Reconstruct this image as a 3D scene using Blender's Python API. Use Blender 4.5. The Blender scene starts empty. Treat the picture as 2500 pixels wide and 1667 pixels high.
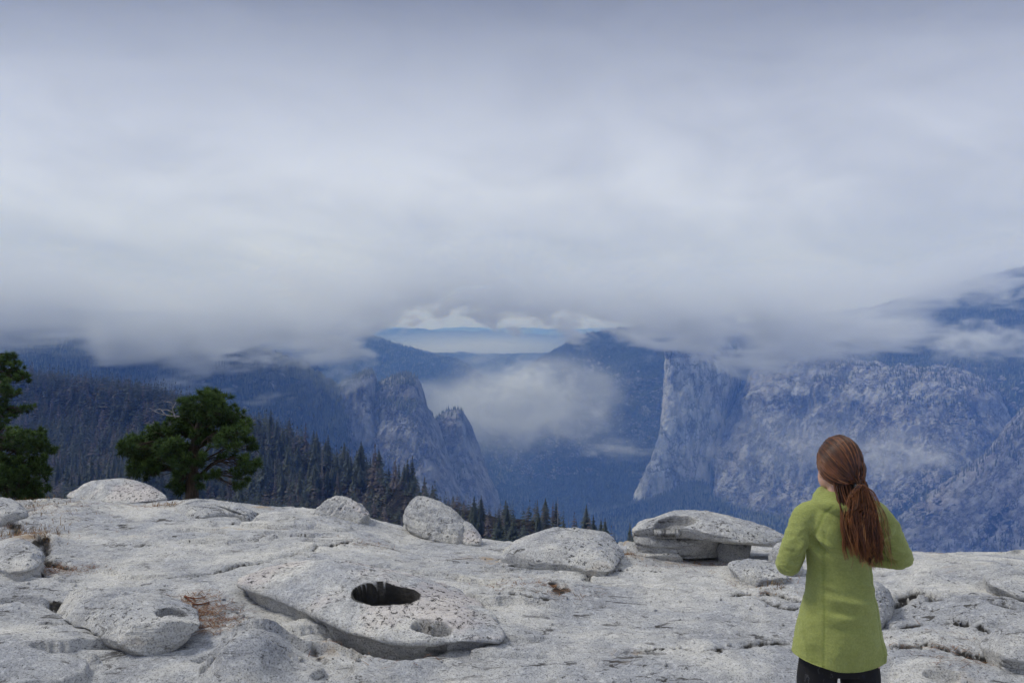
import bpy, bmesh, math, random
import numpy as np
from mathutils import Vector, noise as mnoise

# ------------------------------------------------------------------ camera, world, sun, exposure
SC = bpy.context.scene
F, HX, HY = 2000.0, 1250.0, 795.0            # focal length and horizon in photograph pixels (2500 x 1667)
CAMZ = 0.0                                   # eye height is the zero level of the world
def P(px, py, d):                            # a point seen at (px, py), d metres in front of the lens
    return np.array([d*(px-HX)/F, d, CAMZ - d*(py-HY)/F])

cam = bpy.data.cameras.new('camera'); camo = bpy.data.objects.new('camera', cam)
SC.collection.objects.link(camo); SC.camera = camo
camo.location = (0, 0, CAMZ); camo.rotation_euler = (math.radians(90), 0, 0)
cam.sensor_width = 36.0; cam.lens = 36.0*F/2500.0
cam.shift_y = (HY-833.5)/2500.0
cam.clip_start = 0.05; cam.clip_end = 90000

SUN_EL, SUN_AZ = math.radians(52), math.radians(-78)      # azimuth from +Y towards +X: the light comes from the left, a little behind
sund = bpy.data.lights.new('sun', 'SUN'); sun = bpy.data.objects.new('sun', sund); SC.collection.objects.link(sun)
sund.energy = 1.5; sund.angle = math.radians(13); sund.color = (1.0, 0.975, 0.94)
sdir = Vector((math.sin(SUN_AZ)*math.cos(SUN_EL), math.cos(SUN_AZ)*math.cos(SUN_EL), math.sin(SUN_EL)))
sun.rotation_euler = (-sdir).to_track_quat('-Z', 'Y').to_euler()

vs = SC.view_settings
SC.display_settings.display_device = 'sRGB'
vs.view_transform = 'Standard'; vs.look = 'None'; vs.gamma = 1.0; vs.use_curve_mapping = False
vs.exposure = 0.55
SC.cycles.volume_bounces = 2; SC.cycles.max_bounces = 6; SC.cycles.diffuse_bounces = 3
SC.cycles.transparent_max_bounces = 8
SC.cycles.volume_step_rate = 4.0; SC.cycles.volume_max_steps = 256
SC.cycles.use_denoising = True; SC.cycles.use_adaptive_sampling = True; SC.cycles.adaptive_threshold = 0.02

class NT:                                     # small helper for node trees
    def __init__(s, tree): s.t = tree; s.n = tree.nodes; s.l = tree.links
    def node(s, typ, **kw):
        n = s.n.new(typ)
        for k, v in kw.items():
            if k.startswith('i_'): s.put(n, k[2:].replace('_', ' '), v)
            else: setattr(n, k, v)
        return n
    def put(s, n, key, v):
        sock = n.inputs[int(key)] if str(key).isdigit() else n.inputs[key]
        if hasattr(v, 'is_output') or isinstance(v, bpy.types.NodeSocket): s.l.new(v, sock)
        else: sock.default_value = v
    def math(s, op, a, b=0.0, c=0.0, clamp=False):
        n = s.n.new('ShaderNodeMath'); n.operation = op; n.use_clamp = clamp
        s.put(n, 0, a); s.put(n, 1, b); s.put(n, 2, c); return n.outputs[0]
    def vmath(s, op, a, b=(0,0,0)):
        n = s.n.new('ShaderNodeVectorMath'); n.operation = op
        s.put(n, 0, a)
        if op == 'SCALE': s.put(n, 3, b)
        else: s.put(n, 1, b)
        return n.outputs['Value'] if op in ('LENGTH','DOT_PRODUCT','DISTANCE') else n.outputs[0]
    def noise(s, vec, scale=1.0, detail=4.0, rough=0.5, dist=0.0, lac=2.0, color=False):
        n = s.n.new('ShaderNodeTexNoise'); s.put(n, 'Vector', vec)
        s.put(n,'Scale',scale); s.put(n,'Detail',detail); s.put(n,'Roughness',rough); s.put(n,'Distortion',dist); s.put(n,'Lacunarity',lac)
        return n.outputs[1 if color else 0]
    def ramp(s, fac, stops, interp='LINEAR'):
        n = s.n.new('ShaderNodeValToRGB'); cr = n.color_ramp; cr.interpolation = interp
        while len(cr.elements) < len(stops): cr.elements.new(0.5)
        for e, (p, c) in zip(cr.elements, stops):
            e.position = p; e.color = (c, c, c, 1) if isinstance(c, (int, float)) else (*c[:3], 1)
        s.put(n, 0, fac); return n.outputs[0]
    def mix(s, fac, a, b, blend='MIX'):
        n = s.n.new('ShaderNodeMix'); n.data_type = 'RGBA'; n.blend_type = blend
        s.put(n, 0, fac)
        for i, v in ((6, a), (7, b)):
            if isinstance(v, tuple): v = (*v[:3], 1)
            s.put(n, i, v)
        return n.outputs[2]
    def smooth(s, v, lo, hi, a=0.0, b=1.0):
        n = s.n.new('ShaderNodeMapRange'); n.interpolation_type = 'SMOOTHSTEP'
        s.put(n,0,v); s.put(n,1,lo); s.put(n,2,hi); s.put(n,3,a); s.put(n,4,b); return n.outputs[0]
    def sep(s, v):
        n = s.n.new('ShaderNodeSeparateXYZ'); s.put(n,0,v); return n.outputs
    def comb(s, x, y, z):
        n = s.n.new('ShaderNodeCombineXYZ'); s.put(n,0,x); s.put(n,1,y); s.put(n,2,z); return n.outputs[0]

W = bpy.data.worlds.new('World'); SC.world = W; W.use_nodes = True
def build_world():
    W.node_tree.nodes.clear(); t = NT(W.node_tree)
    out = t.node('ShaderNodeOutputWorld'); bg = t.node('ShaderNodeBackground'); t.l.new(bg.outputs[0], out.inputs[0])
    sky = t.node('ShaderNodeTexSky', sky_type='NISHITA'); sky.sun_disc = False
    sky.sun_elevation = SUN_EL; sky.sun_rotation = SUN_AZ; sky.altitude = 2400
    bg.inputs['Strength'].default_value = 0.12
    g = t.node('ShaderNodeTexCoord').outputs['Generated']
    x, y, z = t.sep(g)
    # the overcast: a flat ceiling of cloud, its noise laid out on a plane overhead
    zz = t.math('ADD', t.math('MAXIMUM', z, 0.0), 0.38)
    cp = t.comb(t.math('DIVIDE', t.math('ADD', x, t.math('MULTIPLY', z, 0.9)), zz), t.math('DIVIDE', y, zz), t.math('MULTIPLY', z, 3.0))
    n1 = t.noise(cp, 0.9, 5, 0.5, 0.5)
    n2 = t.noise(cp, 3.2, 6, 0.58, 0.9)
    n = t.math('ADD', t.math('MULTIPLY', n1, 0.72), t.math('MULTIPLY', n2, 0.28))
    v = t.smooth(n, 0.32, 0.68, 0.72, 1.12)
    # grey-blue deck: bright low band, lens vignette painted above, zenith raised for more light
    base = t.ramp(z, [(0.0, (0.22,0.25,0.60)), (0.02, (0.32,0.38,0.62)), (0.08, (0.39,0.437,0.555)), (0.16, (0.43,0.468,0.56)), (0.25, (0.335,0.362,0.43)), (0.37, (0.165,0.178,0.212)), (0.60, (0.36,0.395,0.47)), (1.0, (0.60,0.655,0.76))])
    cloud = t.vmath('SCALE', base, t.math('MULTIPLY', v, 1/0.12))
    col = t.mix(0.93, sky.outputs[0], cloud)
    t.l.new(col, bg.inputs[0])
build_world()

# ------------------------------------------------------------------ numeric helpers
rng = np.random.default_rng(7)
_perm = rng.permutation(4096).astype(np.int64)
_grad = rng.normal(size=(4096, 3)); _grad /= np.linalg.norm(_grad, axis=1)[:, None]
def pnoise(p):                                # gradient noise, about -1..1
    p = np.asarray(p, float); i = np.floor(p).astype(np.int64); f = p - i
    w = f*f*f*(f*(f*6-15)+10); r = 0
    for dx in (0, 1):
        hx = _perm[(i[:,0]+dx) & 4095]; wx = w[:,0] if dx else 1-w[:,0]
        for dy in (0, 1):
            hy = _perm[(hx + i[:,1]+dy) & 4095]; wy = w[:,1] if dy else 1-w[:,1]
            for dz in (0, 1):
                h = _perm[(hy + i[:,2]+dz) & 4095]; wz = w[:,2] if dz else 1-w[:,2]
                g = _grad[h]
                r = r + (wx*wy*wz)*(g[:,0]*(f[:,0]-dx)+g[:,1]*(f[:,1]-dy)+g[:,2]*(f[:,2]-dz))
    return r*1.6
def fbm(p, oct=4, gain=0.5, lac=2.03, ridged=False):
    p = np.asarray(p, float); a, s, r = 1.0, 0.0, 0.0
    for k in range(oct):
        n = pnoise(p + 17.3*k)
        if ridged: n = 1-2*np.abs(n)
        r = r + a*n; s += a; a *= gain; p = p*lac
    return r/s
def sstep(x, a, b):
    t = np.clip((x-a)/(b-a), 0, 1); return t*t*(3-2*t)
def crom(ctrl, n):                            # Catmull-Rom through control rows, n samples along axis 0
    c = np.asarray(ctrl, float); m = len(c)
    if m == 1: return np.repeat(c, n, 0)
    c = np.concatenate([(2*c[:1]-c[1:2]), c, (2*c[-1:]-c[-2:-1])])
    t = np.linspace(0, m-1, n); i = np.minimum(t.astype(int), m-2); f = (t-i).reshape((-1,)+(1,)*(c.ndim-1))
    p0, p1, p2, p3 = c[i], c[i+1], c[i+2], c[i+3]
    return 0.5*(2*p1+(p2-p0)*f+(2*p0-5*p1+4*p2-p3)*f*f+(3*p1-p0-3*p2+p3)*f**3)
def resample(pts, n):                         # polyline -> n points, even in arc length, smoothed
    pts = np.asarray(pts, float); q = crom(pts, 20*len(pts))
    L = np.concatenate([[0], np.cumsum(np.linalg.norm(np.diff(q, axis=0), axis=1))]); s = np.linspace(0, L[-1], n)
    return np.stack([np.interp(s, L, q[:,k]) for k in range(q.shape[1])], 1)

# ------------------------------------------------------------------ object helpers
COL = SC.collection
def mesh_arrays(name, v, faces):              # faces: (n,3) or (n,4) array, or list of such arrays
    me = bpy.data.meshes.new(name); v = np.asarray(v, np.float32)
    fs = [np.asarray(f, np.int32) for f in (faces if isinstance(faces, list) else [faces]) if len(f)]
    idx = np.concatenate([f.ravel() for f in fs]); cnt = np.concatenate([np.full(len(f), f.shape[1], np.int32) for f in fs])
    start = np.concatenate([[0], np.cumsum(cnt)[:-1]]).astype(np.int32)
    me.vertices.add(len(v)); me.vertices.foreach_set('co', v.ravel())
    me.loops.add(len(idx)); me.loops.foreach_set('vertex_index', idx)
    me.polygons.add(len(cnt)); me.polygons.foreach_set('loop_start', start); me.polygons.foreach_set('loop_total', cnt)
    me.update(calc_edges=True); me.validate(); return me
def link(name, me, mat=None, parent=None, smooth=True, label=None, cat=None, group=None, kind=None):
    o = bpy.data.objects.new(name, me); COL.objects.link(o)
    if me is not None and mat is not None:
        me.materials.clear(); me.materials.append(mat)
    if me is not None and smooth and hasattr(me, 'polygons'): me.polygons.foreach_set('use_smooth', [True]*len(me.polygons))
    if parent is not None: o.parent = parent
    for k, val in (('label', label), ('category', cat), ('group', group), ('kind', kind)):
        if val: o[k] = val
    return o
def grid_faces(nv, nu, wrap=False):           # rows nv, columns nu
    j, i = np.meshgrid(np.arange(nv-1), np.arange(nu if wrap else nu-1), indexing='ij')
    i2 = (i+1) % nu
    return np.stack([j*nu+i, j*nu+i2, (j+1)*nu+i2, (j+1)*nu+i], -1).reshape(-1, 4)
def vcol(me, name, vals):                     # per-vertex float attribute
    a = me.attributes.new(name, 'FLOAT', 'POINT'); a.data.foreach_set('value', np.asarray(vals, np.float32))
def new_mat(name):
    m = bpy.data.materials.new(name); m.use_nodes = True; m.node_tree.nodes.clear()
    t = NT(m.node_tree); out = t.node('ShaderNodeOutputMaterial'); b = t.node('ShaderNodeBsdfPrincipled')
    t.l.new(b.outputs[0], out.inputs[0]); b.inputs['Roughness'].default_value = 0.85
    b.inputs['Specular IOR Level'].default_value = 0.25
    return m, t, b, out
# ------------------------------------------------------------------ far land: valley, hills and cliffs
def mountain_mat(name, rock, forest, rockiness=0.5, streak=1.0, scale=1.0, slope=(0.45, 0.75), gully=0.0, low=0.0):
    m, t, b, out = new_mat(name)
    geo = t.node('ShaderNodeNewGeometry'); pos = geo.outputs['Position']
    nz = t.sep(geo.outputs['True Normal'])[2]; nz = t.math('ABSOLUTE', nz)
    x, y, z = t.sep(pos)
    pv = t.comb(t.math('MULTIPLY', x, 0.02*scale), t.math('MULTIPLY', y, 0.02*scale), t.math('MULTIPLY', z, 0.006*scale*streak))
    st = t.noise(pv, 1.0, 7, 0.66, 0.0)                     # vertical water streaks
    pa = t.vmath('SCALE', pos, 0.0042*scale); patch = t.noise(pa, 1.0, 7, 0.64, 0.0)
    fine = t.noise(t.vmath('SCALE', pos, 0.045*scale), 1.0, 3, 0.6)
    dk = t.mix(t.smooth(st, 0.36, 0.66), tuple(c*0.5 for c in rock), tuple(min(1, c*1.2) for c in rock))
    dk = t.mix(t.smooth(patch, 0.45, 0.7, 0.0, 0.5), dk, tuple(c*k for c, k in zip(rock, (1.25, 1.1, 0.95))))
    cr = t.math('ABSOLUTE', t.math('SUBTRACT', t.noise(t.vmath('MULTIPLY', pos, (0.007*scale, 0.007*scale, 0.004*scale)), 1.0, 6, 0.68, 0.0), 0.5))
    dk = t.mix(t.smooth(cr, 0.035, 0.0, 0.0, 0.75), dk, tuple(c*0.2 for c in rock))           # joints and seams
    dk = t.mix(t.smooth(fine, 0.58, 0.72, 0.0, 0.4), dk, tuple(min(1, c*1.7) for c in rock))  # fresh pale scars
    # ledges and gentle slopes carry trees
    f = t.math('ADD', t.math('MULTIPLY', t.math('SUBTRACT', patch, 0.5), 1.7), t.math('MULTIPLY', t.math('SUBTRACT', fine, 0.5), 0.6))
    f = t.math('ADD', f, nz)
    rel = t.node('ShaderNodeAttribute', attribute_name='rel').outputs['Fac']      # gullies hold trees, ribs are bare
    f = t.math('SUBTRACT', f, t.math('MULTIPLY', rel, gully))
    if low > 0: f = t.math('ADD', f, t.smooth(z, -560.0, -980.0, 0.0, low))      # woods thicken towards the foot
    f = t.smooth(f, slope[0]+rockiness*0.5-0.25, slope[1]+rockiness*0.5-0.25)
    tree = t.mix(t.smooth(fine, 0.35, 0.65), tuple(c*0.5 for c in forest), tuple(c*1.4 for c in forest))
    t.l.new(t.mix(f, dk, tree), b.inputs['Base Color'])
    b.inputs['Roughness'].default_value = 0.95; b.inputs['Specular IOR Level'].default_value = 0.05
    bp = t.node('ShaderNodeBump'); bp.inputs['Strength'].default_value = 0.9; bp.inputs['Distance'].default_value = 16.0
    hgt = t.math('ADD', t.math('MULTIPLY', st, 0.9), t.math('ADD', t.math('MULTIPLY', fine, 0.8), t.math('MULTIPLY', t.math('MINIMUM', cr, 0.06), 8.0)))
    t.l.new(hgt, bp.inputs['Height']); t.l.new(bp.outputs[0], b.inputs['Normal'])
    return m
ROCK, PALE = (0.20, 0.21, 0.22), (0.40, 0.43, 0.47)
M_cliff = mountain_mat('cliff_granite', PALE, (0.022,0.034,0.028), 1.2, 1.0, gully=0.12)
M_wall = mountain_mat('wall_granite', (0.235,0.25,0.285), (0.012,0.018,0.018), 0.36, 0.7, gully=0.20, low=0.35)
M_spire = mountain_mat('spire_granite', (0.20,0.215,0.245), (0.014,0.02,0.02), 0.85, 0.8, gully=0.12)
M_hill = mountain_mat('forested_hill', ROCK, (0.03,0.042,0.034), 0.02, 2.0)
M_far = mountain_mat('far_range', ROCK, (0.05,0.06,0.05), 0.1, 3.0, 0.5)
M_valley = mountain_mat('valley_forest', (0.2,0.2,0.18), (0.022,0.034,0.026), -0.3, 2.0)

def sheet(name, rows, nu, nv, mat, disp, nrows_even=True):
    g = np.stack([crom(np.array([P(*c) for c in r]), nu) for r in rows])    # (nr, nu, 3)
    g = crom(g, nv)
    du = np.gradient(g, axis=1); dv = np.gradient(g, axis=0); n = np.cross(du, dv)
    n /= np.linalg.norm(n, axis=2, keepdims=True)+1e-9
    if np.mean(n[...,1]) > 0: n = -n
    p = g.reshape(-1, 3); nn = n.reshape(-1, 3); off = np.zeros(len(p))
    for amp, sc, oc, rd in disp:
        off += amp*fbm(p/np.asarray(sc, float)+3.1, oc, 0.6, 2.03, rd)
    p = p + nn*off[:, None]
    me = mesh_arrays(name, p, grid_faces(nv, nu)[:, ::-1]); vcol(me, 'rel', off/(np.std(off)+1e-6))
    SHEETS[name] = (p, nn)
    return link(name, me, mat, kind='structure')

SHEETS = {}
# the valley floor: one sheet out to the horizon
def valley():
    az = np.radians(np.linspace(-72, 72, 260)); r = np.geomspace(900, 34000, 200)
    A, Rr = np.meshgrid(az, r); x = Rr*np.sin(A); y = Rr*np.cos(A)
    p = np.stack([x.ravel(), y.ravel(), np.zeros(x.size)], 1)
    z = -1210 + 40*fbm(p/900, 4) + 260*sstep(Rr.ravel(), 8000, 14000) + 240*sstep(Rr.ravel(), 15000, 30000)*(0.6+0.4*fbm(p/5000, 4, ridged=True))
    p[:,2] = z
    return link('valley_ground', mesh_arrays('valley_ground', p, grid_faces(200, 260)), M_valley, kind='structure')
valley()
HD = [(60,(420,420,300),5,True),(16,(90,90,60),3,False)]
# pale ranges at the end of the valley
sheet('far_range', [[(-900,830,30000),(300,830,30000),(1000,835,30000),(1800,835,30000),(3400,820,30000)],
                    [(-900,800,26000),(300,796,26000),(1040,797,26000),(1800,796,26000),(3400,780,26000)],
                    [(-900,860,20000),(300,865,20000),(1040,870,20000),(1800,870,20000),(3400,850,20000)]], 300, 60, M_far, [(170,(2600,2600,1500),5,True)])
sheet('far_range_middle', [[(-900,840,21000),(700,850,21000),(1000,850,21000),(1200,850,21000),(1500,850,21000),(3400,820,21000)],
                    [(-900,815,17000),(700,815,17000),(960,812,17000),(1200,818,17000),(1500,822,17000),(3400,790,17000)],
                    [(-900,900,13000),(700,910,13000),(1000,920,13000),(1200,920,13000),(1500,920,13000),(3400,900,13000)]], 300, 70, M_far, [(120,(1800,1800,1000),5,True)])
sheet('foothill_range', [[(700,930,13000),(1000,930,13000),(1200,935,13000),(1400,930,13000),(1900,900,13000)],
                    [(700,870,10500),(1000,872,10500),(1200,876,10500),(1400,868,10500),(1900,850,10500)],
                    [(700,1000,8500),(1000,1010,8500),(1200,1015,8500),(1400,1000,8500),(1900,990,8500)]], 220, 80, M_far, [(130,(1100,1100,700),5,True)])
# the long spur behind the spires, falling to the right
sheet('hill_spur', [[(-500,800,8800),(300,820,8800),(700,850,8800),(900,870,8800),(1050,920,8800),(1160,960,8800),(1260,1050,8800)],
                    [(-500,740,7600),(300,770,7600),(700,796,7600),(890,826,7600),(1000,862,7600),(1130,896,7500),(1240,985,7300)],
                    [(-500,850,6500),(300,870,6500),(700,890,6600),(890,930,6700),(1010,975,6700),(1150,1010,6700),(1260,1080,6600)],
                    [(-500,1050,5600),(300,1070,5600),(700,1090,5600),(890,1100,5700),(1010,1130,5800),(1180,1150,6000),(1300,1170,6100)],
                    [(-500,1300,4700),(300,1300,4700),(700,1290,4700),(890,1290,4700),(1010,1290,4900),(1180,1280,5100),(1320,1270,5300)]], 260, 200, M_hill, HD)
# plateau on the far left and the ridge below it that runs towards the spires
sheet('hill_plateau', [[(-1500,800,6200),(-500,812,6200),(0,832,6200),(270,838,6200),(500,848,6200),(800,910,6200)],
                    [(-1500,790,4900),(-500,806,4900),(0,816,4900),(270,820,4900),(480,838,4950),(640,870,5000)],
                    [(-1500,850,3900),(-500,850,3900),(0,860,3950),(270,880,4050),(480,900,4200),(660,940,4300)],
                    [(-1500,1000,2700),(-500,1000,2700),(0,1000,2800),(270,1020,3000),(480,1060,3200),(690,1100,3400)],
                    [(-1500,1300,2000),(-500,1300,2000),(0,1300,2100),(270,1320,2300),(480,1330,2500),(720,1330,2700)]], 260, 200, M_hill, HD)
sheet('hill_shoulder', [[(150,900,4700),(330,890,4700),(560,885,4700),(690,925,4700),(770,965,4700),(830,1010,4700)],
                    [(150,885,3900),(330,872,3900),(560,862,3900),(690,893,3900),(765,938,3900),(815,968,3950)],
                    [(150,940,3500),(330,930,3500),(560,930,3500),(690,965,3550),(770,1010,3650),(830,1040,3750)],
                    [(150,1050,3200),(330,1050,3200),(560,1060,3200),(690,1090,3300),(780,1120,3400),(850,1150,3500)],
                    [(150,1330,2900),(330,1330,2900),(560,1330,2900),(690,1330,3000),(790,1340,3100),(870,1350,3200)]], 240, 200, M_hill, HD)
SD = [(18,(150,150,620),4,True),(9,(36,36,170),5,True)]
# three granite spires
sheet('cliff_left_spire', [[(800,985,4500),(840,960,4500),(880,940,4450),(905,925,4400),(916,940,4500),(930,1000,4600)],
                    [(775,986,4080),(822,955,4060),(866,931,4040),(903,916,4020),(912,950,4150),(930,1000,4300)],
                    [(765,1020,4000),(815,1010,3960),(866,1000,3950),(904,992,3960),(914,1005,4120),(930,1040,4300)],
                    [(760,1080,3950),(810,1080,3900),(866,1075,3890),(906,1070,3900),(916,1080,4050),(930,1100,4250)],
                    [(750,1180,3850),(806,1190,3800),(866,1190,3800),(908,1185,3800),(920,1190,3950),(930,1200,4100)],
                    [(740,1330,3700),(800,1340,3650),(866,1340,3650),(910,1340,3650),(930,1340,3800),(940,1340,3900)]], 150, 190, M_spire, SD)
sheet('cliff_middle_spire', [[(915,985,4600),(950,960,4600),(990,950,4600),(1020,965,4600),(1040,1040,4700),(1070,1080,4700),(1100,1200,4700)],
                    [(908,962,4100),(946,934,4120),(988,922,4110),(1016,934,4120),(1038,1000,4250),(1062,1040,4350),(1090,1120,4450)],
                    [(900,1000,3990),(940,985,3980),(985,985,3970),(1022,985,4000),(1044,1020,4120),(1072,1060,4250),(1100,1150,4350)],
                    [(895,1060,3930),(940,1055,3900),(985,1050,3880),(1030,1055,3900),(1058,1070,4000),(1080,1100,4150),(1108,1175,4250)],
                    [(890,1130,3850),(940,1130,3830),(985,1130,3800),(1035,1130,3810),(1072,1135,3900),(1096,1145,4030),(1115,1190,4150)],
                    [(885,1220,3780),(940,1220,3750),(985,1220,3700),(1040,1222,3700),(1088,1225,3770),(1119,1228,3900),(1135,1240,4050)],
                    [(880,1350,3650),(940,1350,3600),(985,1350,3550),(1050,1350,3550),(1110,1350,3600),(1150,1350,3700),(1180,1350,3800)]], 190, 220, M_spire, SD)
sheet('cliff_right_spire', [[(1060,1060,4900),(1090,1035,4900),(1120,1030,4900),(1140,1050,4950),(1165,1120,5000),(1190,1200,5000)],
                    [(1055,1040,4480),(1086,1016,4450),(1119,1007,4450),(1137,1030,4500),(1158,1080,4600),(1180,1150,4700)],
                    [(1050,1080,4380),(1086,1075,4330),(1122,1070,4320),(1143,1075,4400),(1165,1110,4500),(1190,1170,4600)],
                    [(1045,1150,4300),(1086,1150,4250),(1124,1150,4220),(1155,1150,4280),(1182,1165,4380),(1205,1200,4480)],
                    [(1040,1320,4000),(1086,1320,3950),(1130,1320,3950),(1180,1320,4000),(1220,1320,4100),(1260,1320,4200)]], 110, 150, M_spire, SD)
# the misty slope left of the great prow
sheet('hill_valley_side', [[(1080,1010,8200),(1250,935,8200),(1360,870,8000),(1440,845,7800),(1600,830,7600),(1800,800,7500)],
                    [(1110,1030,7000),(1260,935,6900),(1360,872,6800),(1440,830,6700),(1600,806,6600),(1800,780,6500)],
                    [(1150,1080,6500),(1290,1000,6300),(1400,950,6150),(1480,910,6050),(1610,890,5950),(1800,880,5900)],
                    [(1200,1140,6200),(1340,1080,6000),(1440,1050,5850),(1530,1030,5750),(1630,1010,5650),(1800,1000,5650)],
                    [(1260,1200,5900),(1390,1170,5650),(1480,1150,5500),(1560,1150,5400),(1650,1140,5380),(1800,1140,5380)],
                    [(1300,1300,5000),(1420,1300,4900),(1500,1300,4850),(1580,1300,4800),(1660,1300,4800),(1800,1300,4800)]], 260, 220, M_hill, HD)
# the great pale prow
ED = [(22,(260,260,520),5,True),(11,(60,60,150),5,True)]
sheet('cliff_prow', [[(1690,830,6300),(1670,826,6300),(1690,820,6300),(1730,820,6300),(1770,830,6300),(1820,850,6300)],
                    [(1665,842,5560),(1632,846,5260),(1660,834,5240),(1700,831,5300),(1742,848,5450),(1775,885,5750)],
                    [(1660,890,5520),(1628,880,5200),(1664,876,5160),(1710,874,5200),(1772,898,5380),(1800,920,5800)],
                    [(1658,940,5500),(1627,930,5190),(1665,930,5145),(1712,928,5180),(1778,930,5350),(1800,945,5800)],
                    [(1656,985,5480),(1625,980,5170),(1665,980,5130),(1706,980,5170),(1765,982,5320),(1786,990,5700)],
                    [(1646,1037,5450),(1618,1035,5150),(1660,1037,5110),(1700,1037,5160),(1761,1037,5290),(1780,1040,5620)],
                    [(1630,1094,5420),(1603,1090,5130),(1650,1094,5095),(1696,1094,5145),(1758,1094,5255),(1784,1094,5480)],
                    [(1612,1150,5400),(1582,1150,5110),(1640,1150,5080),(1690,1150,5130),(1751,1150,5220),(1778,1150,5380)],
                    [(1590,1222,5340),(1553,1222,5085),(1622,1222,5060),(1690,1222,5080),(1738,1222,5150),(1772,1222,5280)],
                    [(1560,1320,5000),(1530,1320,4950),(1610,1320,4930),(1690,1320,4940),(1738,1320,5000),(1780,1320,5080)]], 220, 280, M_cliff, ED)
# forested upland behind the walls, rising to the right
sheet('hill_upland', [[(1500,830,9000),(1800,800,9000),(2100,770,9000),(2300,740,9000),(2500,690,9000),(2800,640,9000),(3600,600,9000)],
                    [(1560,838,7000),(1800,810,7000),(2100,770,7000),(2300,715,7000),(2500,664,7000),(2800,610,7000),(3600,560,7000)],
                    [(1680,880,6200),(1850,860,6200),(2100,840,6100),(2300,790,6000),(2500,720,5800),(2800,660,5700),(3600,620,5600)],
                    [(1740,960,5900),(1900,930,5700),(2100,915,5500),(2300,900,5300),(2500,850,5100),(2800,780,5000),(3600,760,4900)],
                    [(1780,1060,5650),(1950,1010,5500),(2150,1000,5300),(2340,1000,5100),(2500,985,4700),(2800,900,4600),(3600,880,4500)],
                    [(1780,1300,5400),(1950,1300,5300),(2150,1300,5150),(2360,1300,4800),(2500,1250,4500),(2800,1150,4300),(3600,1100,4200)]], 300, 220, M_hill, HD)
WD = [(95,(700,700,900),3,True),(38,(210,210,420),5,True),(13,(55,55,140),4,True)]
# the broad rugged wall
sheet('cliff_wall', [[(1870,940,5900),(1890,900,5800),(1920,850,5750),(2000,870,5650),(2110,920,5500),(2230,935,5350),(2330,940,5250),(2400,975,5200),(2450,1040,5200)],
                    [(1846,930,5480),(1866,890,5380),(1915,856,5330),(1996,872,5250),(2110,926,5080),(2226,940,4900),(2330,941,4760),(2398,970,4720),(2434,1040,4800)],
                    [(1812,1010,5380),(1846,985,5200),(1910,950,5100),(1996,945,5060),(2110,970,4900),(2226,985,4730),(2330,990,4600),(2405,1020,4580),(2436,1075,4650)],
                    [(1782,1070,5280),(1826,1052,5110),(1900,1030,5010),(1990,1025,4950),(2110,1035,4800),(2226,1045,4640),(2325,1055,4520),(2400,1080,4490),(2432,1110,4550)],
                    [(1764,1150,5120),(1815,1130,5020),(1895,1120,4930),(1985,1115,4860),(2110,1120,4720),(2220,1125,4560),(2310,1130,4440),(2380,1140,4420),(2425,1150,4450)],
                    [(1760,1210,5050),(1810,1215,4950),(1890,1215,4860),(1980,1215,4780),(2110,1210,4640),(2210,1200,4500),(2290,1195,4380),(2360,1190,4350),(2420,1190,4380)],
                    [(1740,1330,4850),(1800,1330,4780),(1880,1330,4700),(1970,1330,4620),(2110,1330,4480),(2200,1310,4340),(2280,1290,4230),(2350,1270,4200),(2430,1260,4200)]], 420, 300, M_wall, WD)
# wooded talus at the foot of the prow
sheet('talus_slope', [[(1440,1240,5500),(1560,1222,5350),(1625,1208,5260),(1684,1180,5260),(1740,1190,5300),(1830,1230,5200),(1960,1240,5050),(2130,1260,4900)],
                    [(1430,1255,5000),(1556,1228,4980),(1625,1211,4990),(1684,1188,5010),(1740,1200,5020),(1830,1235,4880),(1960,1262,4700),(2130,1285,4520)],
                    [(1420,1300,4650),(1556,1290,4600),(1625,1285,4600),(1684,1280,4600),(1740,1280,4580),(1830,1290,4480),(1960,1305,4350),(2130,1330,4150)],
                    [(1420,1420,3900),(1556,1420,3850),(1625,1420,3850),(1684,1420,3850),(1740,1420,3800),(1830,1420,3750),(1960,1420,3650),(2130,1430,3500)]], 200, 110, M_valley, [(14,(160,160,100),4,False),(7,(30,30,30),2,False)])
# the nearer buttress at the right edge
sheet('cliff_buttress', [[(2240,1330,4300),(2320,1230,4300),(2400,1150,4250),(2450,1090,4200),(2500,1020,4200),(2580,960,4200),(2800,930,4200)],
                    [(2180,1290,3800),(2290,1200,3800),(2380,1140,3750),(2440,1080,3700),(2490,1018,3700),(2580,955,3680),(2800,925,3650)],
                    [(2170,1320,3640),(2290,1250,3600),(2380,1190,3560),(2440,1140,3520),(2500,1090,3480),(2580,1040,3450),(2800,1020,3420)],
                    [(2160,1360,3520),(2290,1310,3480),(2380,1270,3430),(2440,1240,3380),(2500,1210,3340),(2580,1180,3300),(2800,1170,3270)],
                    [(2150,1460,3350),(2290,1430,3300),(2380,1410,3250),(2440,1400,3200),(2500,1390,3150),(2580,1380,3100),(2800,1380,3050)]], 220, 170, M_wall, SD)
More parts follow.
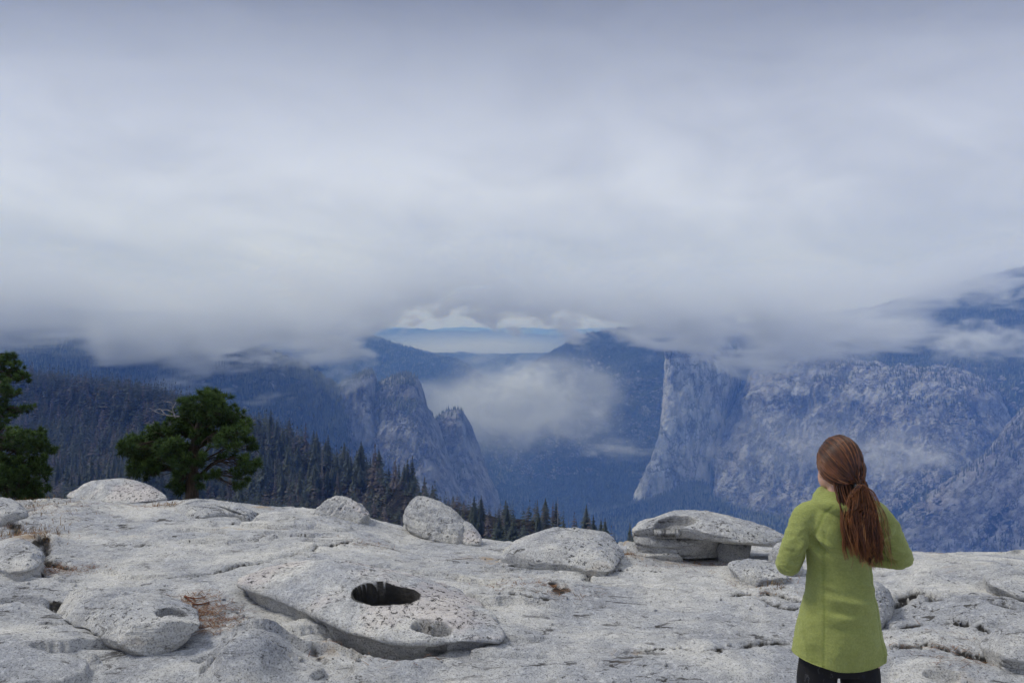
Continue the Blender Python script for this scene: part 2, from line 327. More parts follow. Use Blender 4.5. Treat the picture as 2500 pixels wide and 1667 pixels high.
# ------------------------------------------------------------------ foreground: granite dome and boulders
_px = [-1200,-600,0,60,180,420,480,600,780,900,1000,1150,1230,1400,1700,1900,2200,2500,3100,3900]
_py = [1215,1225,1240,1236,1229,1236,1230,1240,1253,1268,1298,1318,1333,1343,1350,1350,1356,1362,1370,1375]
_dc = [12,12,12,12,12,12,11.6,11.5,11,11,10.6,10.1,9.7,9.3,9.1,9,9,9,9,9]
PX0, PD0, PH = 2050, 3.45, 1.68                # the person: place in view, distance, height
PX = PD0*(PX0-HX)/F; PZ = -PD0*(1066-HY)/F-PH
def ground_base(x, y):
    x = np.asarray(x, float); y = np.asarray(y, float); yy = np.maximum(y, 2.5)
    px = HX+F*x/yy
    s = (np.interp(px-60, _px, _py)+np.interp(px, _px, _py)+np.interp(px+60, _px, _py))/3
    s = (s-HY)/F; D = (np.interp(px-80, _px, _dc)+np.interp(px+80, _px, _dc))/2
    k2 = (2.2-5*s)/(D-5)**2
    zin = -s*yy - k2*(D-yy)**2
    zout = -s*yy - 0.03*(yy-D)**2
    z = np.where(yy < D, zin, zout)
    w = sstep(y, 4.9, 4.1); z = z*(1-w)-2.17*w
    w = sstep(np.hypot(x-PX, y-PD0), 0.75, 0.35); z = z*(1-w)+PZ*w      # where the person stands
    return z + 0.55*sstep(y, 2.2, 0.2)
_hits = {}
def ground_hit(px, py):                       # where the line of sight through (px, py) meets the rock
    if (px, py) not in _hits: _hits[(px, py)] = _ground_hit(px, py)
    return _hits[(px, py)]
def _ground_hit(px, py):
    d = np.linspace(3.6, 14, 1500); z = -d*(py-HY)/F; g = ground_base(d*(px-HX)/F, d)
    i = np.argmax(g > z); i = i if g[i] > z[i] else len(d)-1
    return d[i]
BUMPS = [  # px, py, radius across (px), radius in depth (m), height (m), squareness
    (605,1665,92,0.36,0.24,3.2), (30,1368,95,0.42,0.17,2.4), (-40,1440,150,0.4,0.12,2.2), (60,1650,260,0.5,0.10,2.4), (10,1530,110,0.3,0.10,2.4),
    (330,1290,260,1.1,0.10,2.0), (130,1275,120,0.8,0.10,2.0), (560,1262,170,0.5,0.07,2.6), (830,1300,200,0.9,0.05,2.0), (2420,1440,170,0.55,0.16,2.8), (2330,1500,140,0.35,0.09,2.8),
    (2470,1560,160,0.35,0.10,2.6), (2290,1600,180,0.35,0.06,2.4), (1960,1430,150,0.35,0.05,2.6), (1330,1480,170,0.4,0.03,2.4), (1780,1640,220,0.25,0.035,3.0), (2250,1395,160,0.6,0.05,2.2), (945,1556,120,0.34,-0.62,4.0)]
CRACKS = [  # polylines in the photograph: cracks and exfoliation edges (width m, depth m)
    ([(300,1420),(420,1425),(560,1400),(700,1370),(840,1338),(960,1350),(1060,1362)],0.03,0.03),
    ([(100,1345),(130,1390),(180,1410)],0.05,0.06), ([(0,1300),(60,1325),(105,1350)],0.06,0.05), ([(130,1425),(95,1440),(135,1415)],0.05,0.06),
    ([(1455,1392),(1440,1412),(1425,1430)],0.03,0.04), ([(1435,1400),(1560,1404),(1640,1404)],0.02,0.02), ([(1210,1400),(1290,1397),(1350,1402)],0.03,0.025),
    ([(1330,1446),(1365,1460),(1385,1468)],0.05,0.05), ([(1230,1480),(1310,1490),(1370,1485)],0.03,0.03),
    ([(1765,1465),(1880,1462),(1960,1478),(2050,1490),(2100,1500)],0.04,0.04), ([(1860,1470),(1940,1495),(2060,1500)],0.05,0.04),
    ([(1720,1615),(1800,1592),(1900,1580),(2000,1590),(2110,1600)],0.04,0.035), ([(2150,1600),(2260,1600),(2380,1625),(2500,1640)],0.04,0.04),
    ([(2170,1500),(2230,1475),(2330,1510),(2420,1525),(2500,1545)],0.05,0.06), ([(2230,1380),(2360,1385),(2500,1392)],0.03,0.03), ([(2180,1560),(2300,1555),(2430,1590)],0.03,0.03),
    ([(480,1300),(600,1290),(760,1286)],0.02,0.02), ([(230,1345),(330,1352),(420,1346)],0.025,0.025), ([(1130,1430),(1230,1425),(1330,1432)],0.02,0.02),
    ([(600,1330),(720,1322),(840,1330)],0.02,0.015), ([(1500,1610),(1640,1600),(1700,1614)],0.02,0.015), ([(700,1560),(760,1600),(800,1660)],0.03,0.02), ([(0,1500),(90,1490),(170,1520),(330,1545)],0.06,0.05)]
def bump_shape(X, Y, spec):
    px, py, rx, ry, h, q = spec
    d = ground_hit(px, py); cx = d*(px-HX)/F; rx = rx*d/F
    m = (np.abs(X-cx) < 2.6*rx) & (np.abs(Y-d) < 2.6*ry); out = np.zeros_like(X)
    if not m.any(): return out
    xm, ym = X[m], Y[m]; wob = 1+0.18*pnoise(np.stack([xm*2.3, ym*2.3, np.full_like(xm, h*40)], 1))
    r = (np.abs((xm-cx)/rx)**2+np.abs((ym-d)/ry)**2)**0.5/wob
    out[m] = h*np.exp(-r**q*1.1); return out
def ground_relief(X, Y):
    p = np.stack([X, Y, np.zeros_like(X)], 1)
    z = 0.05*fbm(p*0.55+5, 3) + 0.035*fbm(p*np.array([0.9,1.7,1])+9, 4, ridged=True)
    # exfoliation: thin shells that end in low ragged steps
    f = fbm(p*np.array([0.42,0.9,1])+21, 4, 0.55)*3.0
    st = (f-np.floor(f)); z = z + 0.085*(sstep(st, 0.0, 0.03)-st)*sstep(fbm(p*0.35+40, 2), -0.25, 0.35)
    z = z + 0.016*fbm(p*np.array([3.2,8,1])+3, 4, ridged=True) + 0.007*fbm(p*np.array([12,24,1])+1, 2)
    return z*sstep(np.hypot(X-PX, Y-PD0), 0.35, 0.75)
def ground_full(x, y):
    x = np.asarray(x, float); y = np.asarray(y, float); z = ground_base(x, y)+ground_relief(x, y)
    for b in BUMPS: z = z+bump_shape(x, y, b)
    return z
def ground_sheet():
    rows = np.concatenate([np.linspace(-3.2, 4.0, 30), 4.0+np.cumsum(np.linspace(0.0135, 0.027, 428)), ])
    rows = np.concatenate([rows, rows[-1]+np.cumsum(np.geomspace(0.03, 2.0, 60))])
    v = np.linspace(-0.62, 0.62, 860)
    V, Yg = np.meshgrid(v, rows); X = (V*(Yg+4)).ravel(); Y = Yg.ravel()
    z = ground_base(X, Y); R = ground_relief(X, Y)
    crev = np.zeros_like(z)
    near = (Y > 3.8) & (Y < 14)
    for b in BUMPS: z[near] += bump_shape(X[near], Y[near], b)
    for pts, w, dep in CRACKS:
        q = []
        for (px, py) in pts:
            d = ground_hit(px, py); q.append((d*(px-HX)/F, d))
        q = resample(q, 120)
        jit = np.stack([fbm(np.stack([np.arange(len(q))*0.17, np.full(len(q), k+w*91), np.full(len(q), dep*77)], 1), 3) for k in (0, 5)], 1)
        q = q + jit*np.array([0.09, 0.05])
        m = near & (X > q[:,0].min()-0.3) & (X < q[:,0].max()+0.3) & (Y > q[:,1].min()-0.3) & (Y < q[:,1].max()+0.3)
        idx = np.nonzero(m)[0]
        if not len(idx): continue
        D = np.full(len(idx), 9.0); side = np.zeros(len(idx)); tt = np.zeros(len(idx))
        for k in range(len(q)):
            dd = np.hypot(X[idx]-q[k,0], Y[idx]-q[k,1]); c = dd < D
            D[c] = dd[c]; side[c] = (Y[idx][c]-q[k,1]); tt[c] = k/(len(q)-1)
        env = np.minimum(1, np.minimum(tt, 1-tt)*8+0.05)*np.clip(0.75+1.3*fbm(np.stack([tt*7, np.full(len(tt), w*50+pts[0][0]), tt*0], 1), 2), 0.08, 1.25)
        w = w*0.6; z[idx] -= 1.15*dep*env*np.exp(-(D/w)**2) - 0.7*dep*env*np.where(side > 0, np.exp(-D/0.22), 0)
        crev[idx] = np.maximum(crev[idx], env*np.exp(-(D/(w*0.7))**2))
    for px, py, r in ((622,1598,0.10),(100,1362,0.07),(455,1500,0.05),(1365,1470,0.05),(60,1392,0.06)):      # patches of dark lichen
        d = ground_hit(px, py); e = np.hypot(X-d*(px-HX)/F, (Y-d)*0.75)/r
        crev = np.maximum(crev, 0.8*sstep(e*(1+0.5*fbm(np.stack([X*14, Y*14, X*0], 1), 3)), 1.25, 0.6)) if r > 0 else crev
    z += R*np.where(near, 1, 0.6)
    me = mesh_arrays('ground', np.stack([X, Y, z], 1), grid_faces(len(rows), len(v)))
    vcol(me, 'crev', crev)
    return link('ground', me, M_granite, kind='structure')

def granite_mat(name, tone=0.46, lichen=0.0, pink=0.0, fleck=1.0, stain=0.5):
    m, t, b, out = new_mat(name)
    tc = t.node('ShaderNodeTexCoord').outputs['Object']
    x, y, z = t.sep(tc)
    grain = t.noise(tc, 95.0, 3, 0.75); grain2 = t.noise(tc, 30.0, 5, 0.7)
    blotch = t.noise(tc, 1.3, 5, 0.6, 0.5); mid = t.noise(tc, 5.5, 6, 0.68, 0.3)
    fl = t.noise(t.comb(t.math('MULTIPLY', x, 1.9), t.math('MULTIPLY', y, 6.5), t.math('MULTIPLY', z, 10.0)), 1.7, 8, 0.74, 0.7)
    c = t.mix(t.smooth(blotch, 0.36, 0.64), (tone*0.73, tone*0.75, tone*0.79), (tone*1.22, tone*1.19, tone*1.11))
    c = t.mix(t.smooth(mid, 0.34, 0.56), t.mix(0.30, c, (0.12,0.12,0.13)), c)
    c = t.mix(t.smooth(grain, 0.38, 0.50, 0.65, 0.0), c, (0.07,0.07,0.075))                              # dark mineral grains
    c = t.mix(t.smooth(grain2, 0.52, 0.64, 0.0, 0.4), c, tuple(min(0.85, tone*1.5) for _ in range(3)))   # pale feldspar
    dark = t.math('MULTIPLY', t.smooth(fl, 0.565, 0.625), t.smooth(blotch, 0.62, 0.40, 0.25, 0.8*fleck))
    c = t.mix(dark, c, (0.065,0.062,0.06))
    st = t.math('MULTIPLY', t.smooth(t.noise(tc, 1.15, 4, 0.6, 0.6), 0.58, 0.72), t.smooth(mid, 0.42, 0.6, 0.0, stain))
    c = t.mix(st, c, (0.33,0.235,0.14))
    if lichen > 0:
        ln = t.noise(tc, 26.0, 5, 0.72, 0.4); lm = t.noise(tc, 2.3, 3, 0.5)
        nz = t.sep(t.node('ShaderNodeNewGeometry').outputs['Normal'])[2]
        a = t.math('MULTIPLY', t.smooth(ln, 0.635-0.095*lichen, 0.67-0.085*lichen), t.smooth(lm, 0.36, 0.56))
        a = t.math('MULTIPLY', a, t.smooth(nz, 0.15, 0.7))
        if pink > 0:
            pm = t.math('MULTIPLY', t.smooth(lm, 0.46, 0.6, 0.0, pink), t.smooth(nz, 0.3, 0.85))
            c = t.mix(pm, c, (0.58,0.48,0.44))
        c = t.mix(t.math('MULTIPLY', a, 0.9), c, (0.022,0.021,0.021))
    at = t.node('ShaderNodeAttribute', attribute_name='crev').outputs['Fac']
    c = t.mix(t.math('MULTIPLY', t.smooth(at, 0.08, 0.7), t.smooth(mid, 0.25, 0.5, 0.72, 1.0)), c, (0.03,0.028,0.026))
    t.l.new(c, b.inputs['Base Color']); b.inputs['Roughness'].default_value = 0.92
    h = t.math('ADD', t.math('MULTIPLY', grain2, 0.6), t.math('ADD', t.math('MULTIPLY', grain, 0.25), t.math('MULTIPLY', t.math('MINIMUM', fl, 0.66), -1.5)))
    bp = t.node('ShaderNodeBump'); bp.inputs['Strength'].default_value = 0.8; bp.inputs['Distance'].default_value = 0.02
    t.l.new(h, bp.inputs['Height']); t.l.new(bp.outputs[0], b.inputs['Normal'])
    return m
M_granite = granite_mat('dome_granite', 0.48, 0.25, 0, 1.3, 0.8)
M_boulder = granite_mat('boulder_granite', 0.48, 0.75, 0, 1.2, 0.6)
M_lichen = granite_mat('lichened_granite', 0.52, 1.0, 0.3, 0.3, 0.2)
M_brownrock = granite_mat('stained_granite', 0.34, 0.2, 0, 1.0, 1.0)

GROUND = ground_sheet()

def boulder(name, rim, peak, label, mat, nth=200, dome=2.4, lip=0.35, under=0.7, rough=0.03, pits=(), facet=0.0, seed=0, group=None, drop=0.12, cat='boulder', parent=None, layer=0.0, clr=0.06, cuts=7, cutr=(0.74, 0.93)):
    """rim: outline of the widest part as (px, py, depth); peak: crown as (px, py, depth)."""
    R = np.array([P(*r) for r in rim]); C = P(*peak)
    if clr is not None:                       # slide it along until its front rim clears the rock by clr
        fr = R[R[:,1] <= np.median(R[:,1])]; ks = np.linspace(1.12, 0.80, 65)
        q = ks[:,None,None]*fr[None]; gz = ground_full(q[...,0].ravel(), q[...,1].ravel()).reshape(q.shape[:2])
        ok = np.nonzero(np.median(q[...,2]-gz, axis=1) >= clr)[0]; best = ks[ok[0]] if len(ok) else ks[-1]
        R = R*best; C = C*best
    Rc = np.concatenate([R, R[:1]]); n0 = len(Rc)
    ring = crom(np.concatenate([R[-1:], Rc, R[1:2]]), 20*(n0+1)+1)[20:-20]
    L = np.concatenate([[0], np.cumsum(np.linalg.norm(np.diff(ring, axis=0), axis=1))]); s = np.linspace(0, L[-1], nth+1)[:-1]
    ring = np.stack([np.interp(s, L, ring[:,k]) for k in range(3)], 1)
    B = ring.mean(0); zg = ring[:,2].min()
    rows = []
    T = np.linspace(0.02, 1, 56)**0.85
    for t in T:
        xy = C[:2]+(ring[:,:2]-C[:2])*(1-(1-t)**1.25 if False else t)
        zz = C[2]+(ring[:,2]-C[2])*t**dome
        rows.append(np.column_stack([xy, zz]))
    H = max(0.05, C[2]-zg)
    for k in np.linspace(0.06, 1, 26):        # the flank turns under and goes into the ground
        sh = 1+0.03*math.sin(min(k*3, 1)*math.pi)-(1-under)*max(0, (k-0.15)/0.85)**1.1
        xy = B[:2]+(ring[:,:2]-B[:2])*sh
        zz = ring[:,2]-(lip*H*min(k/0.5, 1)+ (drop+lip*0.2*H)*max(0, (k-0.3)/0.7))
        rows.append(np.column_stack([xy, zz]))
    g = np.stack(rows); nr = len(rows)
    def normals(g):
        du = np.roll(g, -1, 1)-np.roll(g, 1, 1); dv = np.gradient(g, axis=0); n = np.cross(dv, du)
        return n/(np.linalg.norm(n, axis=2, keepdims=True)+1e-9)
    n = normals(g); mid = g.reshape(-1,3); o = seed*13.7
    size = np.linalg.norm(ring.max(0)-ring.min(0))
    off = size*rough*(1.1*fbm(mid/size*3.0+o, 3)+0.55*fbm(mid/size*9+o, 3, ridged=True)) + 0.006*fbm(mid*16+o, 3)
    if facet > 0:                             # broken faces: a few flat cuts
        f = fbm(mid/size*2.2+o+50, 2)*4; off = off + size*facet*(np.round(f)-f)*0.3
    if layer > 0:                             # horizontal bedding seams on the flanks
        q = mid[:,2]*11+0.9*fbm(mid*1.6+o, 3); off = off - layer*np.exp(-((q-np.round(q))/0.11)**2)*(1-np.abs(n.reshape(-1,3)[:,2]))
    g = (mid+n.reshape(-1,3)*off[:,None]).reshape(g.shape)
    rc = np.random.default_rng(100+seed); cc = g.reshape(-1,3).mean(0); ext = g.reshape(-1,3).max(0)-g.reshape(-1,3).min(0)
    for k in range(cuts):                     # flat broken faces
        nv = rc.normal(size=3)*np.array([1,1,0.7]); nv[2] = abs(nv[2]) if k % 3 else -0.2*abs(nv[2]); nv[1] = -abs(nv[1]) if k % 2 else nv[1]
        nv = nv/ext; nv /= np.linalg.norm(nv); q = (g-cc)@nv; hh = q.max()*rc.uniform(*cutr)
        over = np.maximum(0, q-hh); g = g-nv*(over*0.88)[...,None]
    g = g+normals(g)*(0.0045*fbm(g.reshape(-1,3)*28+o, 3, ridged=True)).reshape(g.shape[:2])[...,None]
    crev = np.zeros(g.shape[:2])
    for (px, py, dd, rx, ry, dep, tilt) in pits:      # weathering pits: (px, py) centre, radii in metres, depth
        gt = g[:len(T)]; vx = HX+F*gt[...,0]/gt[...,1]; vy = HY-F*gt[...,2]/gt[...,1]
        c = gt.reshape(-1,3)[np.argmin((np.hypot(vx-px, vy-py)+np.where(gt[...,1] > B[1]+0.9*(ring[:,1].max()-B[1]), 99, 0)).ravel())]
        dx = g[...,0]-c[0]; dy = g[...,1]-c[1]
        a = math.radians(tilt); e = np.hypot((dx*math.cos(a)+dy*math.sin(a))/rx, (-dx*math.sin(a)+dy*math.cos(a))/ry)
        e = e*(1+0.12*fbm(np.stack([dx.ravel()*6, dy.ravel()*6, np.full(dx.size, o)], 1), 2).reshape(dx.shape))
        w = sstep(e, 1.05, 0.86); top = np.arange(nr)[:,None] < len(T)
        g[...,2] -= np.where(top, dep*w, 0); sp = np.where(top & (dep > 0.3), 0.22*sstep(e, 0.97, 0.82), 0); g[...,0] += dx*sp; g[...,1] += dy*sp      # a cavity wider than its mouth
        crev = np.maximum(crev, np.where(top, (0.9 if dep > 0.3 else 0.35)*sstep(e, 1.18, 1.07), 0))      # shade of the hollow painted dark, with some black crust
    v = np.concatenate([g.reshape(-1,3), [g[0].mean(0)], [g[-1].mean(0)-np.array([0, 0, 0.5 if any(q[5] > 0.3 for q in pits) else 0.0])]]); N = nr*nth
    fa = grid_faces(nr, nth, True)
    i = np.arange(nth); j = (i+1) % nth
    cap = np.stack([np.full(nth, N), j, i], 1); cap2 = np.stack([np.full(nth, N+1), (nr-1)*nth+i, (nr-1)*nth+j], 1)
    org = np.array([B[0], B[1], zg]); me = mesh_arrays(name, v-org, [fa[:, ::-1], cap[:, ::-1], cap2[:, ::-1]])
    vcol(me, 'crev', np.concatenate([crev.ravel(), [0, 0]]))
    ob = link(name, me, mat, parent=parent, label=label, cat=cat, group=group)
    ob.location = org if parent is None else org-np.array(parent.location)
    return ob

# the big boulder with the round hole
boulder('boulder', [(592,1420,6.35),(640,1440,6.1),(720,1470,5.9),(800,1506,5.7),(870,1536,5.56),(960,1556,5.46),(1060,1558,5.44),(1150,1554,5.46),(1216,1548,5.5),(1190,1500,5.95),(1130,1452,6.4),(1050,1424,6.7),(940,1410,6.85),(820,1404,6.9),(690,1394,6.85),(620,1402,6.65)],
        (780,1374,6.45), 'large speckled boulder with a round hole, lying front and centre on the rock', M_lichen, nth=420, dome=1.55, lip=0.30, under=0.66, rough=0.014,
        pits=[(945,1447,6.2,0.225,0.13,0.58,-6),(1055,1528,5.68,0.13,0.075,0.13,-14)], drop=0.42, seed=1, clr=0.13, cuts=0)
# flat-topped boulder in the middle distance
boulder('boulder', [(1227,1352,8.7),(1245,1370,8.45),(1310,1376,8.3),(1400,1380,8.2),(1485,1384,8.15),(1512,1358,8.5),(1527,1322,9.0),(1470,1318,9.2),(1390,1312,9.25),(1300,1310,9.2),(1250,1325,9.05)],
        (1370,1297,8.9), 'flat-topped pale boulder left of the slab pile', M_boulder, dome=3.4, lip=0.42, under=0.86, rough=0.02, facet=0.02, seed=2, cuts=8, cutr=(0.66, 0.9))
# layered slab pile
boulder('boulder', [(1538,1306,9.2),(1556,1322,8.95),(1650,1325,8.85),(1740,1326,8.85),(1768,1322,8.9),(1772,1306,9.1),(1740,1296,9.5),(1640,1288,9.6),(1560,1290,9.5)],
        (1650,1270,9.25), 'thick lower layer of the slab pile beside the person, under the long thin slab', M_boulder, nth=260, dome=5.0, lip=0.55, under=0.84, rough=0.016, layer=0.05, seed=33, drop=0.05, clr=0.17, cuts=5)
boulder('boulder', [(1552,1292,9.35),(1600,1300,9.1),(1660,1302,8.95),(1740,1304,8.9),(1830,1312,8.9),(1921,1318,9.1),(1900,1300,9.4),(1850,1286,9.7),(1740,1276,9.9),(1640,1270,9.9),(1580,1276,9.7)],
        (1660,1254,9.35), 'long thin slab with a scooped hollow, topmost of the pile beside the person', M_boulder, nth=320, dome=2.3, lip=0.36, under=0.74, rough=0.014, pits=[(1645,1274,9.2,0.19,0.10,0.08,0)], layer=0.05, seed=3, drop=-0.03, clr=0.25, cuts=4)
boulder('boulder', [(1534,1340,8.75),(1560,1358,8.5),(1620,1360,8.4),(1680,1356,8.45),(1650,1338,8.75),(1600,1328,8.95),(1550,1326,8.95)],
        (1580,1323,8.75), 'low wedge-shaped rock at the left foot of the slab pile', M_boulder, dome=2.2, lip=0.4, under=0.8, rough=0.025, layer=0.015, seed=4)
boulder('boulder', [(1640,1342,8.8),(1680,1346,8.65),(1728,1336,8.7),(1710,1326,8.95),(1660,1328,9.0)],
        (1690,1325,8.8), 'small pale rock tucked under the slab pile', M_boulder, nth=120, dome=2.0, lip=0.4, under=0.8, rough=0.03, seed=5)
boulder('boulder', [(1755,1342,8.95),(1790,1346,8.85),(1826,1346,8.9),(1832,1326,9.1),(1800,1318,9.2),(1760,1318,9.2)],
        (1795,1312,9.0), 'brown stained block propping up the right end of the slab pile', M_brownrock, nth=120, dome=4.0, lip=0.6, under=0.9, rough=0.03, facet=0.03, seed=6, clr=0.1)
boulder('boulder', [(1880,1350,8.0),(1893,1378,7.75),(1925,1392,7.6),(1955,1385,7.7),(1950,1345,8.05),(1915,1336,8.2)],
        (1915,1330,7.9), 'small rounded rock beside the left elbow of the person', M_boulder, nth=120, dome=2.6, lip=0.5, under=0.85, rough=0.03, seed=7)
boulder('boulder', [(1784,1376,7.9),(1800,1396,7.6),(1822,1416,7.35),(1870,1412,7.4),(1918,1406,7.45),(1900,1380,7.8),(1850,1370,8.0)],
        (1840,1374,7.75), 'thin tilted slab lying in front of the rock at the elbow', M_boulder, nth=160, dome=3.2, lip=0.5, under=0.85, rough=0.02, facet=0.02, layer=0.01, seed=8)
# leaning boulder in the gap
boulder('boulder', [(988,1258,9.9),(1000,1282,9.7),(1040,1302,9.55),(1085,1316,9.45),(1128,1318,9.45),(1152,1312,9.6),(1140,1282,9.9),(1112,1256,10.1),(1070,1238,10.3),(1025,1232,10.3),(995,1240,10.2)],
        (1026,1215,10.0), 'tilted boulder at the edge of the drop', M_boulder, dome=1.9, lip=0.35, under=0.72, rough=0.026, facet=0.02, layer=0.02, seed=9, cuts=3)
boulder('boulder', [(1112,1296,9.75),(1110,1312,9.55),(1140,1324,9.4),(1172,1321,9.4),(1166,1298,9.7),(1140,1280,9.9)],
        (1136,1274,9.7), 'dark lichened rock leaning against the right side of the tilted boulder', M_lichen, nth=140, dome=1.7, lip=0.4, under=0.9, rough=0.03, seed=10, cuts=2, clr=0.03)
boulder('boulder', [(984,1284,9.75),(990,1292,9.6),(1012,1290,9.55),(1015,1276,9.7),(995,1274,9.85)],
        (1000,1271,9.7), 'small chip of rock at the left foot of the tilted boulder', M_boulder, nth=90, dome=1.8, lip=0.4, under=0.8, rough=0.05, seed=11)
boulder('boulder', [(760,1258,11.3),(780,1262,11.1),(840,1266,10.9),(897,1264,10.9),(880,1240,11.3),(840,1232,11.5),(800,1238,11.5)],
        (828,1211,11.2), 'rough peaked rock on the crest right of the lone pine', M_lichen, dome=1.5, lip=0.3, under=0.9, rough=0.05, facet=0.03, seed=12)
boulder('boulder', [(171,1210,12.6),(220,1218,12.2),(290,1226,12.0),(360,1220,12.1),(417,1220,12.2),(385,1200,12.8),(330,1190,13.1),(260,1186,13.1),(200,1194,13.0)],
        (275,1170,12.6), 'lens-shaped boulder perched on the crest left of the lone pine', M_lichen, dome=2.0, lip=0.16, under=0.66, rough=0.018, seed=13, drop=0.0, clr=0.15, cuts=5)
boulder('boulder', [(410,1262,10.9),(440,1268,10.7),(500,1258,10.8),(560,1254,11.0),(616,1262,10.9),(640,1254,11.2),(560,1242,11.6),(480,1238,11.6),(430,1246,11.4)],
        (480,1226,11.3), 'low flat ledge of rock at the foot of the lone pine', M_boulder, nth=260, dome=2.6, lip=0.5, under=0.92, rough=0.02, facet=0.02, layer=0.03, seed=14)
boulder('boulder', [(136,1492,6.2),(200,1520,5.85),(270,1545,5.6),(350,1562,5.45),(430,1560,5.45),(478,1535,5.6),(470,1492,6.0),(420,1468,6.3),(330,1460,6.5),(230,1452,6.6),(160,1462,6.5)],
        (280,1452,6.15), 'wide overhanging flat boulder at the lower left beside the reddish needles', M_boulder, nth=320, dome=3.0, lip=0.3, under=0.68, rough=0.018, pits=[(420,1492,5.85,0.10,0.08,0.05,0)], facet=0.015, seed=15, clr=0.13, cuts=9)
boulder('boulder', [(-60,1250,10.6),(-10,1268,10.3),(40,1268,10.3),(62,1250,10.6),(40,1232,11.0),(-30,1230,11.1)],
        (0,1217,10.8), 'grey rock at the left edge beside the dry grass', M_boulder, nth=140, dome=2.2, lip=0.4, under=0.85, rough=0.035, seed=16)
boulder('boulder', [(-20,1370,7.6),(20,1388,7.3),(70,1386,7.3),(102,1362,7.6),(85,1340,8.0),(30,1330,8.1)],
        (40,1326,7.7), 'rounded knob of rock at the left edge below the dry grass', M_boulder, nth=160, dome=2.2, lip=0.3, under=0.95, rough=0.03, seed=17)
boulder('boulder', [(2090,1480,6.35),(2110,1515,6.05),(2150,1520,6.0),(2178,1475,6.3),(2165,1448,6.6),(2120,1442,6.7)],
        (2130,1424,6.4), 'rounded grey rock just right of the green jacket', M_boulder, nth=140, dome=2.2, lip=0.45, under=0.85, rough=0.03, seed=18)
boulder('boulder', [(2394,1420,7.2),(2420,1440,6.95),(2500,1452,6.85),(2600,1450,6.9),(2620,1410,7.4),(2540,1396,7.7),(2450,1398,7.6)],
        (2500,1388,7.3), 'rounded slab at the right edge, the higher of the two', M_boulder, nth=180, dome=2.6, lip=0.4, under=0.9, rough=0.025, layer=0.02, seed=19)
boulder('boulder', [(2400,1572,5.45),(2440,1596,5.25),(2530,1606,5.2),(2620,1590,5.3),(2600,1545,5.7),(2500,1535,5.8),(2430,1548,5.7)],
        (2510,1530,5.5), 'low rounded slab at the right edge, the lower of the two', M_boulder, nth=180, dome=2.6, lip=0.4, under=0.92, rough=0.025, layer=0.02, seed=20)
# ------------------------------------------------------------------ forest below the dome
def bark_mat(name, col, col2):
    m, t, b, out = new_mat(name); tc = t.node('ShaderNodeTexCoord').outputs['Object']
    x, y, z = t.sep(tc); n = t.noise(t.comb(t.math('MULTIPLY', x, 9), t.math('MULTIPLY', y, 9), t.math('MULTIPLY', z, 2.2)), 1.5, 5, 0.65)
    t.l.new(t.mix(t.smooth(n, 0.35, 0.65), col, col2), b.inputs['Base Color'])
    bp = t.node('ShaderNodeBump'); bp.inputs['Strength'].default_value = 0.8; bp.inputs['Distance'].default_value = 0.03
    t.l.new(n, bp.inputs['Height']); t.l.new(bp.outputs[0], b.inputs['Normal']); return m
def needle_mat(name, cols, trans=0.25, vary=True):
    m, t, b, out = new_mat(name)
    a = t.node('ShaderNodeAttribute', attribute_name='tint').outputs['Fac']
    fac = a
    if vary:
        r = t.node('ShaderNodeObjectInfo').outputs['Random']; fac = t.math('ADD', t.math('MULTIPLY', a, 0.55), t.math('MULTIPLY', r, 0.45))
    t.l.new(t.ramp(fac, [(i/(len(cols)-1), c) for i, c in enumerate(cols)]), b.inputs['Base Color'])
    b.inputs['Roughness'].default_value = 0.7; b.inputs['Specular IOR Level'].default_value = 0.2
    return m
M_bark = bark_mat('conifer_bark', (0.06,0.045,0.035), (0.16,0.12,0.09))
M_pinebark = bark_mat('pine_bark', (0.025,0.019,0.015), (0.065,0.046,0.034))
M_greyw = bark_mat('weathered_wood', (0.16,0.15,0.145), (0.36,0.34,0.33))
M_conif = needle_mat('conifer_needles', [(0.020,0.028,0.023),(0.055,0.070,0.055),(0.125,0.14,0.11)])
M_deadn = needle_mat('dead_needles', [(0.05,0.042,0.04),(0.10,0.083,0.077),(0.17,0.145,0.135)])
M_needle = needle_mat('pine_needles', [(0.014,0.027,0.009),(0.05,0.09,0.023),(0.16,0.23,0.05)], vary=False)

def tube(pts, rad, ns=6):                     # swept tube: vertices, quads
    pts = np.asarray(pts, float); n = len(pts); rad = np.broadcast_to(np.asarray(rad, float), (n,))
    tg = np.gradient(pts, axis=0); tg /= np.linalg.norm(tg, axis=1, keepdims=True)+1e-9
    ref = np.where(np.abs(tg[:,2:3]) > 0.9, np.array([[1.0,0,0]]), np.array([[0,0,1.0]]))
    a = np.cross(tg, ref); a /= np.linalg.norm(a, axis=1, keepdims=True)+1e-9; b = np.cross(tg, a)
    th = np.linspace(0, 2*math.pi, ns, endpoint=False)
    v = pts[:,None,:]+rad[:,None,None]*(a[:,None,:]*np.cos(th)[None,:,None]+b[:,None,:]*np.sin(th)[None,:,None])
    return v.reshape(-1,3), grid_faces(n, ns, True)
class Acc:                                    # gathers pieces of one mesh
    def __init__(s): s.v = []; s.f = {3: [], 4: []}; s.t = []; s.n = 0
    def add(s, v, f, tint=0.5):
        v = np.asarray(v, float); f = np.asarray(f)
        s.v.append(v); s.f[f.shape[1]].append(f+s.n); s.n += len(v)
        s.t.append(np.broadcast_to(np.asarray(tint, float), (len(v),)))
    def mesh(s, name):
        me = mesh_arrays(name, np.concatenate(s.v), [np.concatenate(f) for f in s.f.values() if f])
        vcol(me, 'tint', np.concatenate(s.t)); return me

